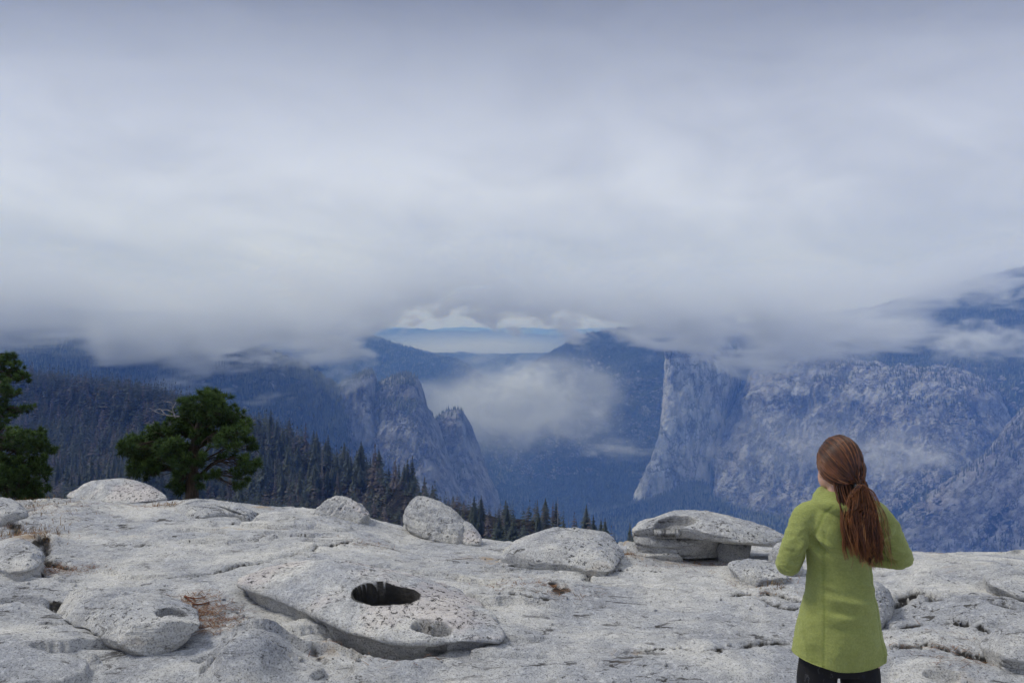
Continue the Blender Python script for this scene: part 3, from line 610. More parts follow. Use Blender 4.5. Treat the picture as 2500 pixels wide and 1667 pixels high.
def conifer_crown(R, h, w, whorls, per, droop=0.35, start=0.14, bare=0.0):
    """flat, ragged boughs round a stem of height h: (n,4) kites with twigs"""
    V = []; T = []
    for k in range(whorls):
        f = start+(1-start)*((k+R.random()*0.6)/whorls)**0.92; z = h*f
        L0 = (w*(1-f)**0.9*(0.6+0.8*R.random())+0.012)
        for j in range(per):
            if R.random() < bare: continue
            a = 2*math.pi*(j/per)+R.random()*1.3+k*2.4; L = L0*(0.55+0.65*R.random())
            d = np.array([math.cos(a), math.sin(a), 0]); sd = np.array([-d[1], d[0], 0]); up = np.array([0,0,1.0])
            for m in range(3):
                s = L*(1.0, 0.7, 0.62)[m]; aa = (0, 0.55, -0.55)[m]
                dd = d*math.cos(aa)+sd*math.sin(aa); ss = np.cross(up, dd)
                b0 = np.array([0,0,z])+dd*s*0.05; tip = np.array([0,0,z-droop*s*(0.5+R.random())])+dd*s
                mdp = b0*0.45+tip*0.55+up*s*0.12; ww = s*(0.12+0.10*R.random())
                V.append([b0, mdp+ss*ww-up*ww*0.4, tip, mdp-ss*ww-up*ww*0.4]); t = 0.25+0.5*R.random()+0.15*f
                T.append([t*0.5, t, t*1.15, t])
    V.append([[0.08*w,0,h*0.94],[0,0.08*w,h*0.9],[0,0,h*1.03],[-0.08*w,-0.05*w,h*0.92]]); T.append([0.5]*4)
    return np.array(V).reshape(-1,3), np.array(T).ravel()
def quads(n): return np.arange(n*4).reshape(-1,4)
VAR = []                                      # prototypes: (kind, trunk mesh, crown mesh)
Rt = random.Random(3)
for kind, cnt in (('green', 7), ('brown', 3), ('snag', 3)):
    for i in range(cnt):
        h = 1.0; tk = Acc()
        lean = 0.02*(Rt.random()-0.5); tp = [(lean*s*s, 0, s) for s in np.linspace(-0.06, 1, 8)]
        tk.add(*tube(tp, np.linspace(0.017, 0.002, 8), 6))
        if kind != 'green':
            for k in range(26 if kind == 'snag' else 12):
                z = 0.25+0.7*Rt.random(); a = Rt.random()*6.28; L = (0.13 if kind == 'snag' else 0.08)*(1.05-z)+0.02
                tk.add(*tube([(0,0,z),(math.cos(a)*L*0.6,math.sin(a)*L*0.6,z-0.01),(math.cos(a)*L,math.sin(a)*L,z+0.005)], [0.004,0.003,0.0012], 3))
        cr = None
        if kind == 'green':
            w = (0.21,0.26,0.19,0.28,0.23,0.30,0.18)[i]; cv, ct = conifer_crown(Rt, 1.0, w, 44, 9, start=(0.10,0.2,0.08,0.28,0.12,0.22,0.3)[i])
        elif kind == 'brown': cv, ct = conifer_crown(Rt, 1.0, 0.19+0.03*i, 26, 6, 0.4, 0.2, 0.25)
        if kind != 'snag':
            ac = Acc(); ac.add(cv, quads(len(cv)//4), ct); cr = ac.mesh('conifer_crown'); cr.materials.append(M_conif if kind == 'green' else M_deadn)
        tm = tk.mesh('conifer_trunk'); tm.materials.append(M_greyw if kind == 'snag' else M_bark)
        VAR.append((kind, tm, cr))

_hc = [-700,-300,0,200,350,600,800,950,1100,1250,1400,1550,1750,2100]
_hr = [855,885,925,950,972,1052,1138,1205,1258,1292,1316,1352,1400,1450]
_hd = [1600,1500,1400,1300,1200,1000,850,700,600,520,460,430,400,400]
def hillside():
    r0 = [(p, y+150, d*1.7) for p, y, d in zip(_hc, _hr, _hd)]; r1 = [(p, y, d) for p, y, d in zip(_hc, _hr, _hd)]
    r2 = [(p, y+0.22*(1400-y)+6, d*0.82) for p, y, d in zip(_hc, _hr, _hd)]; r3 = [(p, y+0.5*(1420-y)+8, d*0.6) for p, y, d in zip(_hc, _hr, _hd)]
    r4 = [(p, 1420+0.02*max(0,p-1200), 190) for p in _hc]; r5 = [(p, 1560, 80) for p in _hc]
    rows = [r0, r1, r2, r3, r4, r5]
    o = sheet('hillside', rows, 220, 200, M_slope, [(7,(120,120,80),4,False),(2.5,(22,22,22),3,False)])
    c = np.empty(220*200*3, np.float32); o.data.vertices.foreach_get('co', c); return c.reshape(200,220,3)
M_slope = mountain_mat('forest_floor', (0.34,0.33,0.31), (0.045,0.04,0.03), 0.12, 3.0, 6.0)
HG = hillside()
def crest_py(px): return np.interp(px, _px, _py)
def scatter():
    a, b, c = HG[:-1,:-1], HG[1:,:-1], HG[:-1,1:]
    ar = np.linalg.norm(np.cross(b-a, c-a), axis=2); cen = (a+b+c)/3
    pxm = HX+F*cen[...,0]/cen[...,1]; pym = HY-F*cen[...,2]/cen[...,1]
    ok = (pxm > -350) & (pxm < 1900) & (pym < crest_py(pxm)+260) & (cen[...,1] > 330)
    w = (ar*ok*np.clip(cen[...,1]/900, 0.35, 1.0)).ravel(); w /= w.sum()
    r = np.random.default_rng(11); N = 26000; k = r.choice(len(w), N, p=w); j, i = np.unravel_index(k, ar.shape)
    u, v = r.random(N)[:,None], r.random(N)[:,None]
    p = (a[j,i]*(1-u)+b[j,i]*u)*(1-v)+(HG[1:,1:][j,i]*u+c[j,i]*(1-u))*v
    gap = fbm(p/np.array([70,70,70])+4, 3); p = p[gap < 0.32+0.25*(p[:,1] > 700)]
    # keep them apart
    cell = {}; keep = []
    for q in range(len(p)):
        key = (int(p[q,0]//4.0), int(p[q,1]//4.0))
        if key in cell: continue
        cell[key] = 1; keep.append(q)
    return p[keep]
TP = scatter(); RT = np.random.default_rng(5); NTREE = len(TP)
TH = 13+15*RT.random(NTREE)**1.3; TH *= np.where(TP[:,1] < 640, 0.56, 1.0)*(0.75+0.5*RT.random(NTREE))
zone = fbm(TP/140+8, 2)
kr = RT.random(NTREE); TK = np.where(kr < 0.07, 2, np.where(kr < 0.24+0.35*zone, 1, 0))
pxT = HX+F*TP[:,0]/TP[:,1]; top = HY-F*(TP[:,2]+TH)/TP[:,1]; foot = HY-F*TP[:,2]/TP[:,1]
vis = (pxT > 5) & (pxT < 1780) & (top < crest_py(pxT)-8); size = np.where(vis, np.minimum(foot, crest_py(pxT))-top, 0)
BIG = np.argsort(-size)[:300]; isbig = np.zeros(NTREE, bool); isbig[BIG] = True
KN = {0: [v for v in VAR if v[0] == 'green'], 1: [v for v in VAR if v[0] == 'brown'], 2: [v for v in VAR if v[0] == 'snag']}
NAME = {0: ('conifer_tree', 'dark green conifer'), 1: ('conifer_tree', 'brown dying conifer'), 2: ('dead_tree', 'bare grey dead tree')}
ZONES = [(280, 'left of the lone pine'), (650, 'behind the lone pine'), (900, 'behind the rough peaked rock'), (1195, 'behind the tilted boulder'), (1530, 'behind the flat-topped boulder'), (9999, 'behind the slab pile')]
def zone_of(px): return next(z for lim, z in ZONES if px < lim)
def place_tree(p, h, k, rot, lab=None):
    kind, tm, cr = KN[k][int(RT.integers(len(KN[k])))]; nm, lb = NAME[k]; zn = zone_of(HX+F*p[0]/p[1])
    gp = lb+'s '+zn; lb = lab or lb+' in the forest '+zn
    if cr is None:
        o = link(nm, tm, smooth=False, label=lb, cat='tree', group=gp)
    else:
        o = link(nm, None, smooth=False, label=lb, cat='tree', group=gp)
        link('trunk', tm, parent=o, smooth=False); link('crown', cr, parent=o, smooth=False)
    o.location = p; o.scale = (h*(0.9+0.35*RT.random()),)*2+(h,); o.rotation_euler = (0, 0, rot); return o
_best = {}
for q in BIG:
    key = (int(TK[q]), zone_of(pxT[q]))
    if key not in _best or size[q] > size[_best[key]]: _best[key] = q
for q in BIG:
    key = (int(TK[q]), zone_of(pxT[q]))
    place_tree(TP[q], TH[q], int(TK[q]), RT.random()*6.28, 'tallest-looking '+NAME[key[0]][1]+' in the forest '+key[1] if _best[key] == q else None)
# the one tall snag that stands clear of the others
place_tree(P(1362,1340,420), 27.0, 2, 1.0, 'tall bleached snag standing alone above the trees between the boulders')
def forest_mass():
    ac = {}
    low = []
    for k, cnt in ((0, 4), (1, 3)):
        for i in range(cnt):
            cv, ct = conifer_crown(Rt, 1.0, 0.17+0.025*i, 13, 4, start=0.12); cv2 = np.concatenate([cv, tube([(0,0,-0.05),(0,0,0.4)], [0.02,0.012], 4)[0]])
            low.append((k, cv, ct))
    V = {0: [], 1: []}; T = {0: [], 1: []}
    for q in np.nonzero(~isbig)[0]:
        k = 0 if TK[q] == 0 else 1; L = [l for l in low if l[0] == k]; _, cv, ct = L[int(RT.integers(len(L)))]
        a = RT.random()*6.28; ca, sa = math.cos(a), math.sin(a); h = TH[q]; wd = h*(1.1+0.5*RT.random())
        v = np.column_stack([(cv[:,0]*ca-cv[:,1]*sa)*wd, (cv[:,0]*sa+cv[:,1]*ca)*wd, cv[:,2]*h])+TP[q]
        V[k].append(v); T[k].append(np.clip(ct+0.35*(RT.random()-0.5), 0, 1))
    for k, mat, nm in ((0, M_conif, 'forest_green'), (1, M_deadn, 'forest_brown')):
        v = np.concatenate(V[k]); me = mesh_arrays(nm, v, quads(len(v)//4)); vcol(me, 'tint', np.concatenate(T[k]))
        link(nm, me, mat, smooth=False, kind='stuff', label=('dense green' if k == 0 else 'scattered brown')+' conifers covering the hillside beyond the nearest trees')
forest_mass()

# ------------------------------------------------------------------ the two gnarled pines by the crest
def tuft_mesh(ac, c, r, R, tint, n=80, upb=0.35):
    d = R.normal(size=(n,3)); d[:,2] += upb; d /= np.linalg.norm(d, axis=1, keepdims=True)
    L = r*(0.65+0.45*R.random(n))[:,None]; s = np.cross(d, R.normal(size=(n,3))); s /= np.linalg.norm(s, axis=1, keepdims=True)
    wd = r*0.06
    v = np.stack([c-s*wd+d*L*0.05, c+s*wd+d*L*0.05, c+d*L+np.array([0,0,-0.06])*r], 1).reshape(-1,3)
    tt = np.clip(tint+0.22*np.repeat(d[:,2], 3)*0.8+0.12*(np.repeat(R.random(n), 3)-0.5), 0, 1)  # upward needles tinted lighter, as if lit from above
    ac.add(v, np.arange(n*3).reshape(-1,3), tt)
def pine(label, base, trunk_px, trunk_w, lobes, d, seed, tuft=0.17, dens=1/35., deadpx=None, depth=1.0):
    R = np.random.default_rng(seed); root = P(*base); o = link('pine_tree', None, label=label, cat='tree', smooth=False); o.location = root
    tr = Acc(); tp = np.array([P(px, py, d) for px, py in trunk_px])-root; tp = resample(tp, 26)
    tw = np.interp(np.linspace(0,1,26), np.linspace(0,1,len(trunk_w)), trunk_w)*d/F/2
    tp[:,0] += 0.03*fbm(np.column_stack([tp[:,2]*1.2, np.zeros(26), np.full(26, seed)]), 2)
    tr.add(*tube(tp, tw, 14))
    trunk = link('trunk', tr.mesh('pine_trunk'), M_pinebark, parent=o)
    lim = Acc(); cr = Acc()
    for (px, py, rx, ry, *ex) in lobes:
        k = d/F; rx, ry = rx*k, ry*k; rd = min(rx*1.2, 0.9)*depth
        c = P(px, py, d+(R.random()-0.62)*2.2*min(1.0, rx*2.2))-root
        n = max(4, int(rx*ry/k/k*dens*(ex[0] if ex else 1.0)))
        # limb from the trunk out to the lobe
        zt = np.clip(c[2]-0.55*abs(c[0]-np.interp(c[2], tp[:,2], tp[:,0]))*0.7-0.1, tp[0,2]+1.5, tp[-1,2]); s0 = np.array([np.interp(zt, tp[:,2], tp[:,0]), np.interp(zt, tp[:,2], tp[:,1]), zt])
        m1 = s0*0.5+c*0.5+np.array([0,0,0.12+0.1*R.random()])*np.linalg.norm(c-s0)+R.normal(size=3)*0.05
        path = resample([s0, m1, c], 10); path += 0.025*R.normal(size=path.shape)*np.linspace(0,1,10)[:,None]
        lim.add(*tube(path, np.linspace(0.032, 0.011, 10), 6))
        pts = R.normal(size=(n,3)); pts /= np.linalg.norm(pts, axis=1, keepdims=True); pts *= (R.random(n)**0.45)[:,None]
        pts = c+pts*np.array([rx, rd, ry])
        for q in pts:
            s = path[int(R.integers(4, 10))]; e = q-np.array([0,0,0.03])
            lim.add(*tube([s, (s+e)/2+R.normal(size=3)*0.03-np.array([0,0,0.04]), e], [0.011,0.007,0.004], 3))
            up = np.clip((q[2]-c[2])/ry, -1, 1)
            tuft_mesh(cr, q, tuft*(0.75+0.5*R.random()), R, 0.26+0.22*up+0.22*R.random())  # lobe tops lighter: light from above put into the needle tint
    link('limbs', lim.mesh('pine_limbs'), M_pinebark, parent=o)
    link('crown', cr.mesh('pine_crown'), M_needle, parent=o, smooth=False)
    if deadpx:
        dl = Acc()
        for line in deadpx:
            pts = resample(np.array([P(px, py, d-0.2)-root for px, py in line])+0.02*R.normal(size=(len(line),3)), 10); dl.add(*tube(pts, np.linspace(0.022, 0.006, 10), 5))
        link('dead_branch', dl.mesh('dead_branch'), M_greyw, parent=o)
    return o
PD = 22.0
pine('lone bushy green pine with a thick bare trunk, standing behind the crest', (472,1310,PD), [(470,1310),(470,1225),(469,1170),(473,1100),(486,1040),(502,975)], [46,34,29,25,17,8],
     [(515,962,28,16),(500,975,38,22),(540,985,30,26),(470,992,36,28),(525,1005,52,30),(448,1020,40,26),(500,1030,60,30),(560,1020,42,34),(440,1045,48,28),(588,1052,30,34),(560,1062,48,30,0.5),(400,1055,52,26),(500,1062,50,26),(350,1075,42,18),(312,1078,18,12),
      (375,1095,50,22),(335,1108,28,16),(314,1098,18,12),(420,1090,44,28),(345,1140,34,18),(380,1142,26,20),(330,1155,16,8),(612,1085,16,22),(602,1125,28,14),(630,1130,10,12),(585,1155,32,16,0.7),(600,1170,14,10),(572,1186,26,14,0.7),(527,1160,18,10),
      (447,1125,30,20),(440,1150,20,16),(432,1182,18,24),(492,1165,20,12,0.6),(490,1185,12,10),(555,1112,30,14,0.5),(555,1090,36,16,0.4),(470,1140,22,16),(462,1105,34,20),(480,1120,26,16),(310,1090,30,20),(350,1120,40,22),(395,1120,36,22),(330,1135,24,16),(365,1160,20,10),(450,1165,18,20),(445,1195,14,14),(600,1145,26,14,0.7),(540,1075,40,20,0.6)], PD, 4,
     deadpx=[[(440,1018),(405,1012),(385,1006),(366,990)],[(430,1016),(418,1000),(420,985),(400,982)],[(420,1000),(428,984)],[(405,1012),(392,1000),(372,1003)],[(425,1008),(405,998),(390,1004)]])
LD = 19.0
pine('dark green pine cut off by the left edge of the picture', (-45,1320,LD), [(-45,1320),(-44,1200),(-40,1080),(-34,980),(-28,880),(-30,850)], [44,38,32,24,12,6],
     [(22,866,22,8),(10,882,26,14),(38,898,28,16),(20,915,32,16),(52,922,22,18),(10,940,28,16),(22,958,26,14),(0,975,26,16),(64,996,24,10),(40,1002,22,10),(12,1000,26,14),(14,1025,24,14),(-6,1045,18,14),(-60,870,30,24),(-80,930,36,30),(-90,1000,46,36),
      (48,1064,50,20),(104,1056,14,10),(16,1070,40,22),(90,1082,38,24),(36,1098,56,30),(118,1102,18,20),(66,1130,52,30),(100,1150,30,24),(20,1150,50,34),(60,1178,46,32),(84,1196,30,26),(30,1205,50,30),(70,1216,36,18),(-60,1090,60,50),(-80,1160,60,50)], LD, 9, tuft=0.13)
# ------------------------------------------------------------------ the person, seen from behind
def lofted(rings, ns=40, cap=True):            # rings: (cx, cy, z, hx, hy)
    R = crom(np.array(rings, float), 8*len(rings)); th = np.linspace(0, 2*math.pi, ns, endpoint=False)
    v = np.stack([np.stack([r[0]+r[3]*np.sign(np.cos(th))*np.abs(np.cos(th))**0.9, r[1]+r[4]*np.sin(th), np.full(ns, r[2])], 1) for r in R])
    n = len(R); V = v.reshape(-1,3); f = [grid_faces(n, ns, True)]
    V = np.concatenate([V, [v[0].mean(0)], [v[-1].mean(0)]]); i = np.arange(ns); j = (i+1) % ns
    f.append(np.concatenate([np.stack([np.full(ns, n*ns), j, i], 1), np.stack([np.full(ns, n*ns+1), (n-1)*ns+i, (n-1)*ns+j], 1)])); return V, f
def ctube(pts, rad, ns=16, n=24):              # closed tapered limb
    p = resample(pts, n); r = np.interp(np.linspace(0,1,n), np.linspace(0,1,len(rad)), rad)
    t0, t1 = p[0]-p[1], p[-1]-p[-2]; t0 /= np.linalg.norm(t0); t1 /= np.linalg.norm(t1)
    p = np.concatenate([[p[0]+t0*r[0]*0.8],[p[0]+t0*r[0]*0.5], p, [p[-1]+t1*r[-1]*0.5],[p[-1]+t1*r[-1]*0.8]]); r = np.concatenate([[r[0]*0.35],[r[0]*0.8], r, [r[-1]*0.8],[r[-1]*0.35]])
    v, f = tube(p, r, ns); m = len(p); i = np.arange(ns); j = (i+1) % ns
    V = np.concatenate([v, [p[0]], [p[-1]]])
    return V, [f, np.concatenate([np.stack([np.full(ns, m*ns), j, i], 1), np.stack([np.full(ns, m*ns+1), (m-1)*ns+i, (m-1)*ns+j], 1)])]
def ball(c, r, nu=28, nv=18):
    th = np.linspace(0, 2*math.pi, nu, endpoint=False); ph = np.linspace(-math.pi/2+0.08, math.pi/2-0.08, nv)
    v = np.stack([np.stack([np.cos(p)*np.cos(th), np.cos(p)*np.sin(th), np.full(nu, math.sin(p))], 1) for p in ph]).reshape(-1,3)*np.array(r)+np.array(c)
    V = np.concatenate([v, [[c[0],c[1],c[2]-r[2]]], [[c[0],c[1],c[2]+r[2]]]]); i = np.arange(nu); j = (i+1) % nu
    return V, [grid_faces(nv, nu, True), np.concatenate([np.stack([np.full(nu, nv*nu), j, i], 1), np.stack([np.full(nu, nv*nu+1), (nv-1)*nu+i, (nv-1)*nu+j], 1)])]
def fuse(name, pieces, voxel=0.007, smooth=8):  # weld overlapping closed pieces into one continuous skin
    ac = Acc()
    for V, fs in pieces:
        n0 = ac.n; ac.v.append(V); ac.n += len(V); ac.t.append(np.zeros(len(V)))
        for f in fs: ac.f[f.shape[1]].append(f+n0)
    me = ac.mesh(name+'_parts'); o = bpy.data.objects.new(name+'_tmp', me); COL.objects.link(o)
    bm = bmesh.new(); bm.from_mesh(me); bmesh.ops.recalc_face_normals(bm, faces=bm.faces); bm.to_mesh(me); bm.free()
    r = o.modifiers.new('r', 'REMESH'); r.mode = 'VOXEL'; r.voxel_size = voxel
    s = o.modifiers.new('s', 'SMOOTH'); s.factor = 0.5; s.iterations = smooth
    dg = bpy.context.evaluated_depsgraph_get(); out = bpy.data.meshes.new_from_object(o.evaluated_get(dg)); out.name = name
    bpy.data.objects.remove(o); bpy.data.meshes.remove(me); return out
def coords(me):
    c = np.empty(len(me.vertices)*3, np.float32); me.vertices.foreach_get('co', c); n = np.empty(len(me.vertices)*3, np.float32); me.vertices.foreach_get('normal', n)
    return c.reshape(-1,3).astype(float), n.reshape(-1,3).astype(float)
SHO = {-1: (-0.124, 0.0, 1.362), 1: (0.136, 0.0, 1.366)}; ELB = {-1: (-0.220, 0.0, 1.142), 1: (0.270, 0.03, 1.162)}; WRI = {-1: (-0.10, 0.215, 1.165), 1: (0.085, 0.22, 1.165)}
def mid(a, b, t, o=(0,0,0)): return tuple(a[k]*(1-t)+b[k]*t+o[k] for k in range(3))
HC = np.array([0.0, 0.01, 1.556])              # centre of the skull
def human():
    pc = [ball(HC, (0.076, 0.094, 0.108)), ball((-0.012,0.055,1.520), (0.056,0.062,0.062)), ctube([(0,0.0,1.54),(0,-0.01,1.46),(0,-0.015,1.38)], [0.052,0.05,0.065]),
          ctube([(-0.012,0.095,1.565),(-0.017,0.123,1.535)], [0.009,0.014]), ball((-0.045,0.078,1.575), (0.018,0.012,0.012)), ball((0.018,0.09,1.575), (0.018,0.012,0.012)),
          ctube([(-0.035,0.108,1.498),(-0.014,0.117,1.498),(0.008,0.110,1.498)], [0.007,0.009,0.007]), ball((-0.079,0.0,1.555), (0.010,0.02,0.03)), ball((0.079,0.012,1.555), (0.010,0.02,0.03)),
          ]
    for V, _ in pc[1:2]+pc[3:]: V[:,2] -= 0.022
    pc += [lofted([(0,0,0.80,0.13,0.098),(0,0,0.93,0.132,0.10),(0,0,1.10,0.108,0.085),(0,0,1.25,0.112,0.078),(0,0,1.33,0.112,0.066),(0,0,1.41,0.06,0.055)])]
    for s in (-1, 1):
        S, E, Wr = SHO[s], ELB[s], WRI[s]
        pc += [ctube([S, mid(S,E,0.5), E], [0.040,0.036,0.032]), ctube([E, mid(E,Wr,0.5), Wr], [0.032,0.030,0.024])]
        hx = -0.5*s; dirn = np.array([hx, 0.75, 0.05]); dirn /= np.linalg.norm(dirn); W = np.array(Wr); palm = W+dirn*0.055
        pc.append(ctube([W, W+dirn*0.04, W+dirn*0.085], [0.026,0.036,0.032]))
        for q, (zz, L) in enumerate(((0.030,0.062),(0.010,0.072),(-0.010,0.067),(-0.028,0.052))):   # four fingers, half curled
            b = W+dirn*0.085+np.array([0,0,zz]); k1 = b+dirn*L*0.45; k2 = k1+(dirn*0.5+np.array([-s*0.75,-0.1,0]))*L*0.4; pc.append(ctube([b-dirn*0.02, b, k1, k2], [0.010,0.0095,0.009,0.0075], 10, 12))
        tb = W+dirn*0.03+np.array([0,0,0.03]); pc.append(ctube([tb, tb+np.array([-s*0.02,0.02,0.02]), tb+np.array([-s*0.035,0.045,0.022])], [0.013,0.011,0.009], 10, 10))
        hxp = 0.085*s; pc += [ctube([(hxp,0,0.86),(hxp*1.02,0.0,0.66),(hxp*1.0,0.005,0.47),(hxp*0.98,-0.015,0.28),(hxp,-0.01,0.08)], [0.088,0.072,0.053,0.046,0.034]), ctube([(hxp,-0.03,0.035),(hxp,0.06,0.035),(hxp,0.15,0.025)], [0.034,0.036,0.026])]
    return fuse('person_body', pc, 0.0065, 5)
def fold(c, n, segs, back=True):
    off = np.zeros(len(c))
    for (x0,z0,x1,z1,w,a) in segs:
        A = np.array([x0,z0]); B = np.array([x1,z1]); q = c[:,[0,2]]; ab = B-A; L = ab@ab
        t = np.clip(((q-A)@ab)/L, 0, 1); d = np.hypot(*(q-(A+t[:,None]*ab)).T); off += a*np.exp(-(d/w)**2)*np.sin(np.pi*np.clip(t*0.86+0.07, 0, 1))
    return 2.2*off*np.clip(-n[:,1]*2.2+0.25, 0, 1)
def jacket():
    pc = [lofted([(-0.006,0.0,0.700,0.190,0.140),(-0.006,0.0,0.78,0.186,0.140),(-0.004,0.0,0.86,0.174,0.138),(-0.002,0.0,0.937,0.160,0.134),(0,0.004,1.03,0.141,0.116),(0.002,0.008,1.12,0.130,0.104),(0.002,0.006,1.20,0.138,0.108),(0.003,0.0,1.28,0.152,0.116),(0.003,-0.004,1.345,0.146,0.106),(0.002,-0.006,1.39,0.116,0.09),(0.002,-0.006,1.425,0.094,0.078),(0.0,-0.006,1.455,0.066,0.066)], 56)]
    sl = {}
    for s in (-1, 1):
        S, E, Wr = SHO[s], ELB[s], WRI[s]
        sl[s] = [ctube([(S[0]*0.62,S[1],S[2]+0.012), mid(S,E,0.12,(s*0.004,0,0.004)), mid(S,E,0.5,(s*0.012,-0.01,0)), mid(S,E,0.85,(s*0.006,-0.008,0)), E], [0.052,0.057,0.053,0.049,0.046], 22, 40),
               ctube([mid(S,E,0.94), E, mid(E,Wr,0.5,(0,0,-0.012)), Wr], [0.045,0.048,0.046,0.038], 22, 34)]
    # the hood lies rolled about the neck
    for rr, zz, tr, yy in ((0.097, 1.408, 0.027, -0.012), (0.086, 1.434, 0.017, -0.004)):
        a = np.linspace(0, 2*math.pi, 41)[:-1]
        ring = np.column_stack([0.010+rr*np.cos(a)*1.02, yy+rr*0.92*np.sin(a), zz+0.010*np.sin(a)+0.006*np.sin(3*a+1)+0.008*np.cos(2*a)]); V, f = tube(np.concatenate([ring, ring[:2]]), tr, 12)
        V = V[:len(ring)*12]; pc.append((V, [grid_faces(len(ring)+1, 12, True) % (len(ring)*12)]))
    ms = [fuse('jacket', pc+sl[-1]+sl[1], 0.0055, 5)]
    bm = bmesh.new()
    for q in ms: bm.from_mesh(q)
    me = ms[0]; bm.to_mesh(me); bm.free(); me.update(); c, n = coords(me)
    off = fold(c, n, [(-0.10,1.035,0.10,1.000,0.016,0.007),(-0.12,0.985,0.09,0.965,0.014,-0.005),(-0.06,0.955,0.12,0.985,0.018,0.006),(-0.10,0.915,0.06,0.925,0.02,-0.004),(0.03,1.10,0.13,1.045,0.013,0.006),(-0.12,1.09,-0.03,1.06,0.015,0.004),
        (-0.125,1.275,-0.055,1.235,0.010,0.008),(-0.13,1.25,-0.07,1.20,0.009,-0.007),(-0.135,1.235,-0.09,1.17,0.010,0.007),(-0.15,1.30,-0.11,1.22,0.010,-0.008),(-0.17,1.26,-0.20,1.20,0.012,0.005),(-0.17,1.19,-0.22,1.17,0.012,-0.005),
        (0.12,1.27,0.16,1.34,0.011,-0.008),(0.09,1.24,0.14,1.28,0.010,0.008),(0.10,1.20,0.15,1.24,0.012,-0.006),(0.16,1.26,0.20,1.30,0.012,0.006),(0.20,1.22,0.26,1.20,0.012,0.005),(0.17,1.18,0.24,1.15,0.010,-0.006),(0.16,1.20,0.22,1.175,0.010,0.006),
        (-0.10,1.35,-0.03,1.20,0.03,0.004),(0.11,1.35,0.06,1.18,0.03,0.004),(-0.15,0.84,-0.12,0.72,0.025,-0.006),(-0.07,0.86,-0.06,0.72,0.03,0.005),(0.05,0.84,0.06,0.72,0.03,-0.004),(0.14,0.86,0.16,0.73,0.02,0.005)])
    off += 0.006*fbm(c*np.array([6,6,12])+2, 3)+0.003*fbm(c*np.array([15,15,22])+2, 3)
    arm = (np.abs(c[:,0]) > 0.165) & (c[:,2] < 1.33); off += np.where(arm, 0.004*fbm(c*np.array([16,16,30])+7, 3, ridged=True), 0)
    # sewn seams: two from the arms to the hem, two raglan seams
    seam = np.full(len(c), 9.0)
    for L in ([(-0.098,1.30),(-0.094,1.20),(-0.093,1.10),(-0.100,1.0),(-0.108,0.88),(-0.115,0.70)], [(0.104,1.29),(0.100,1.2),(0.108,1.10),(0.120,1.0),(0.134,0.88),(0.148,0.70)], [(-0.066,1.41),(-0.10,1.36),(-0.128,1.29)], [(0.075,1.41),(0.112,1.37),(0.138,1.29)]):
        q = resample(L, 60)
        for k in q: seam = np.minimum(seam, np.hypot(c[:,0]-k[0], c[:,2]-k[1]))
    bk = n[:,1] < 0.1; off -= np.where(bk, 0.0032*np.exp(-(seam/0.005)**2), 0)
    c = c+n*off[:,None]
    # the hem dips in the middle and lifts on the left
    hz = 0.746+0.20*np.abs(c[:,0]+0.02)**1.5*np.where(c[:,0] < 0, 1.9, 1.0); low = c[:,2] < hz
    c[:,2] = np.where(low, hz, c[:,2])
    me.vertices.foreach_set('co', c.astype(np.float32).ravel()); me.update(); vcol(me, 'seam', np.where(bk, np.exp(-(seam/0.0045)**2), 0)); return me
def fleece_mat():
    m, t, b, out = new_mat('green_fleece'); tc = t.node('ShaderNodeTexCoord').outputs['Object']; x, y, z = t.sep(tc)
    n = t.noise(tc, 9.0, 4, 0.6); fz = t.noise(tc, 260.0, 2, 0.6)
    rib = t.math('SINE', t.math('MULTIPLY', t.math('ADD', z, t.math('MULTIPLY', t.math('ABSOLUTE', x), 0.35)), 1250.0))
    c = t.mix(t.smooth(n, 0.3, 0.7), (0.265,0.295,0.088), (0.32,0.35,0.115)); c = t.mix(t.smooth(t.noise(tc, 120.0, 3, 0.7), 0.35, 0.65, 0.35, 0.0), c, (0.15,0.175,0.05)); c = t.mix(t.smooth(rib, -1, 1, 0.0, 0.10), c, (0.14,0.18,0.035))
    c = t.mix(t.math('MULTIPLY', t.node('ShaderNodeAttribute', attribute_name='seam').outputs['Fac'], 0.5), c, (0.14,0.18,0.035))
    t.l.new(c, b.inputs['Base Color']); b.inputs['Roughness'].default_value = 1.0; b.inputs['Specular IOR Level'].default_value = 0.1
    b.inputs['Sheen Weight'].default_value = 0.35; b.inputs['Sheen Roughness'].default_value = 0.5; b.inputs['Sheen Tint'].default_value = (0.85,0.9,0.5,1)
    bp = t.node('ShaderNodeBump'); bp.inputs['Strength'].default_value = 0.8; bp.inputs['Distance'].default_value = 0.003
    t.l.new(t.math('ADD', t.math('MULTIPLY', rib, 0.10), fz), bp.inputs['Height']); t.l.new(bp.outputs[0], b.inputs['Normal']); return m
def skin_mat():
    m, t, b, out = new_mat('skin'); tc = t.node('ShaderNodeTexCoord').outputs['Object']
    t.l.new(t.mix(t.noise(tc, 30, 3), (0.50,0.29,0.21), (0.58,0.36,0.27)), b.inputs['Base Color']); b.inputs['Roughness'].default_value = 0.5
    b.inputs['Subsurface Weight'].default_value = 0.1; b.inputs['Subsurface Radius'].default_value = (0.01,0.004,0.002); return m
def hair_mat():
    m, t, b, out = new_mat('auburn_hair'); a = t.node('ShaderNodeAttribute', attribute_name='tint').outputs['Fac']
    t.l.new(t.ramp(a, [(0.0,(0.010,0.005,0.003)),(0.35,(0.045,0.018,0.009)),(0.65,(0.13,0.048,0.018)),(0.85,(0.27,0.10,0.034)),(1.0,(0.44,0.20,0.075))]), b.inputs['Base Color'])
    b.inputs['Roughness'].default_value = 0.42; b.inputs['Specular IOR Level'].default_value = 0.4; return m
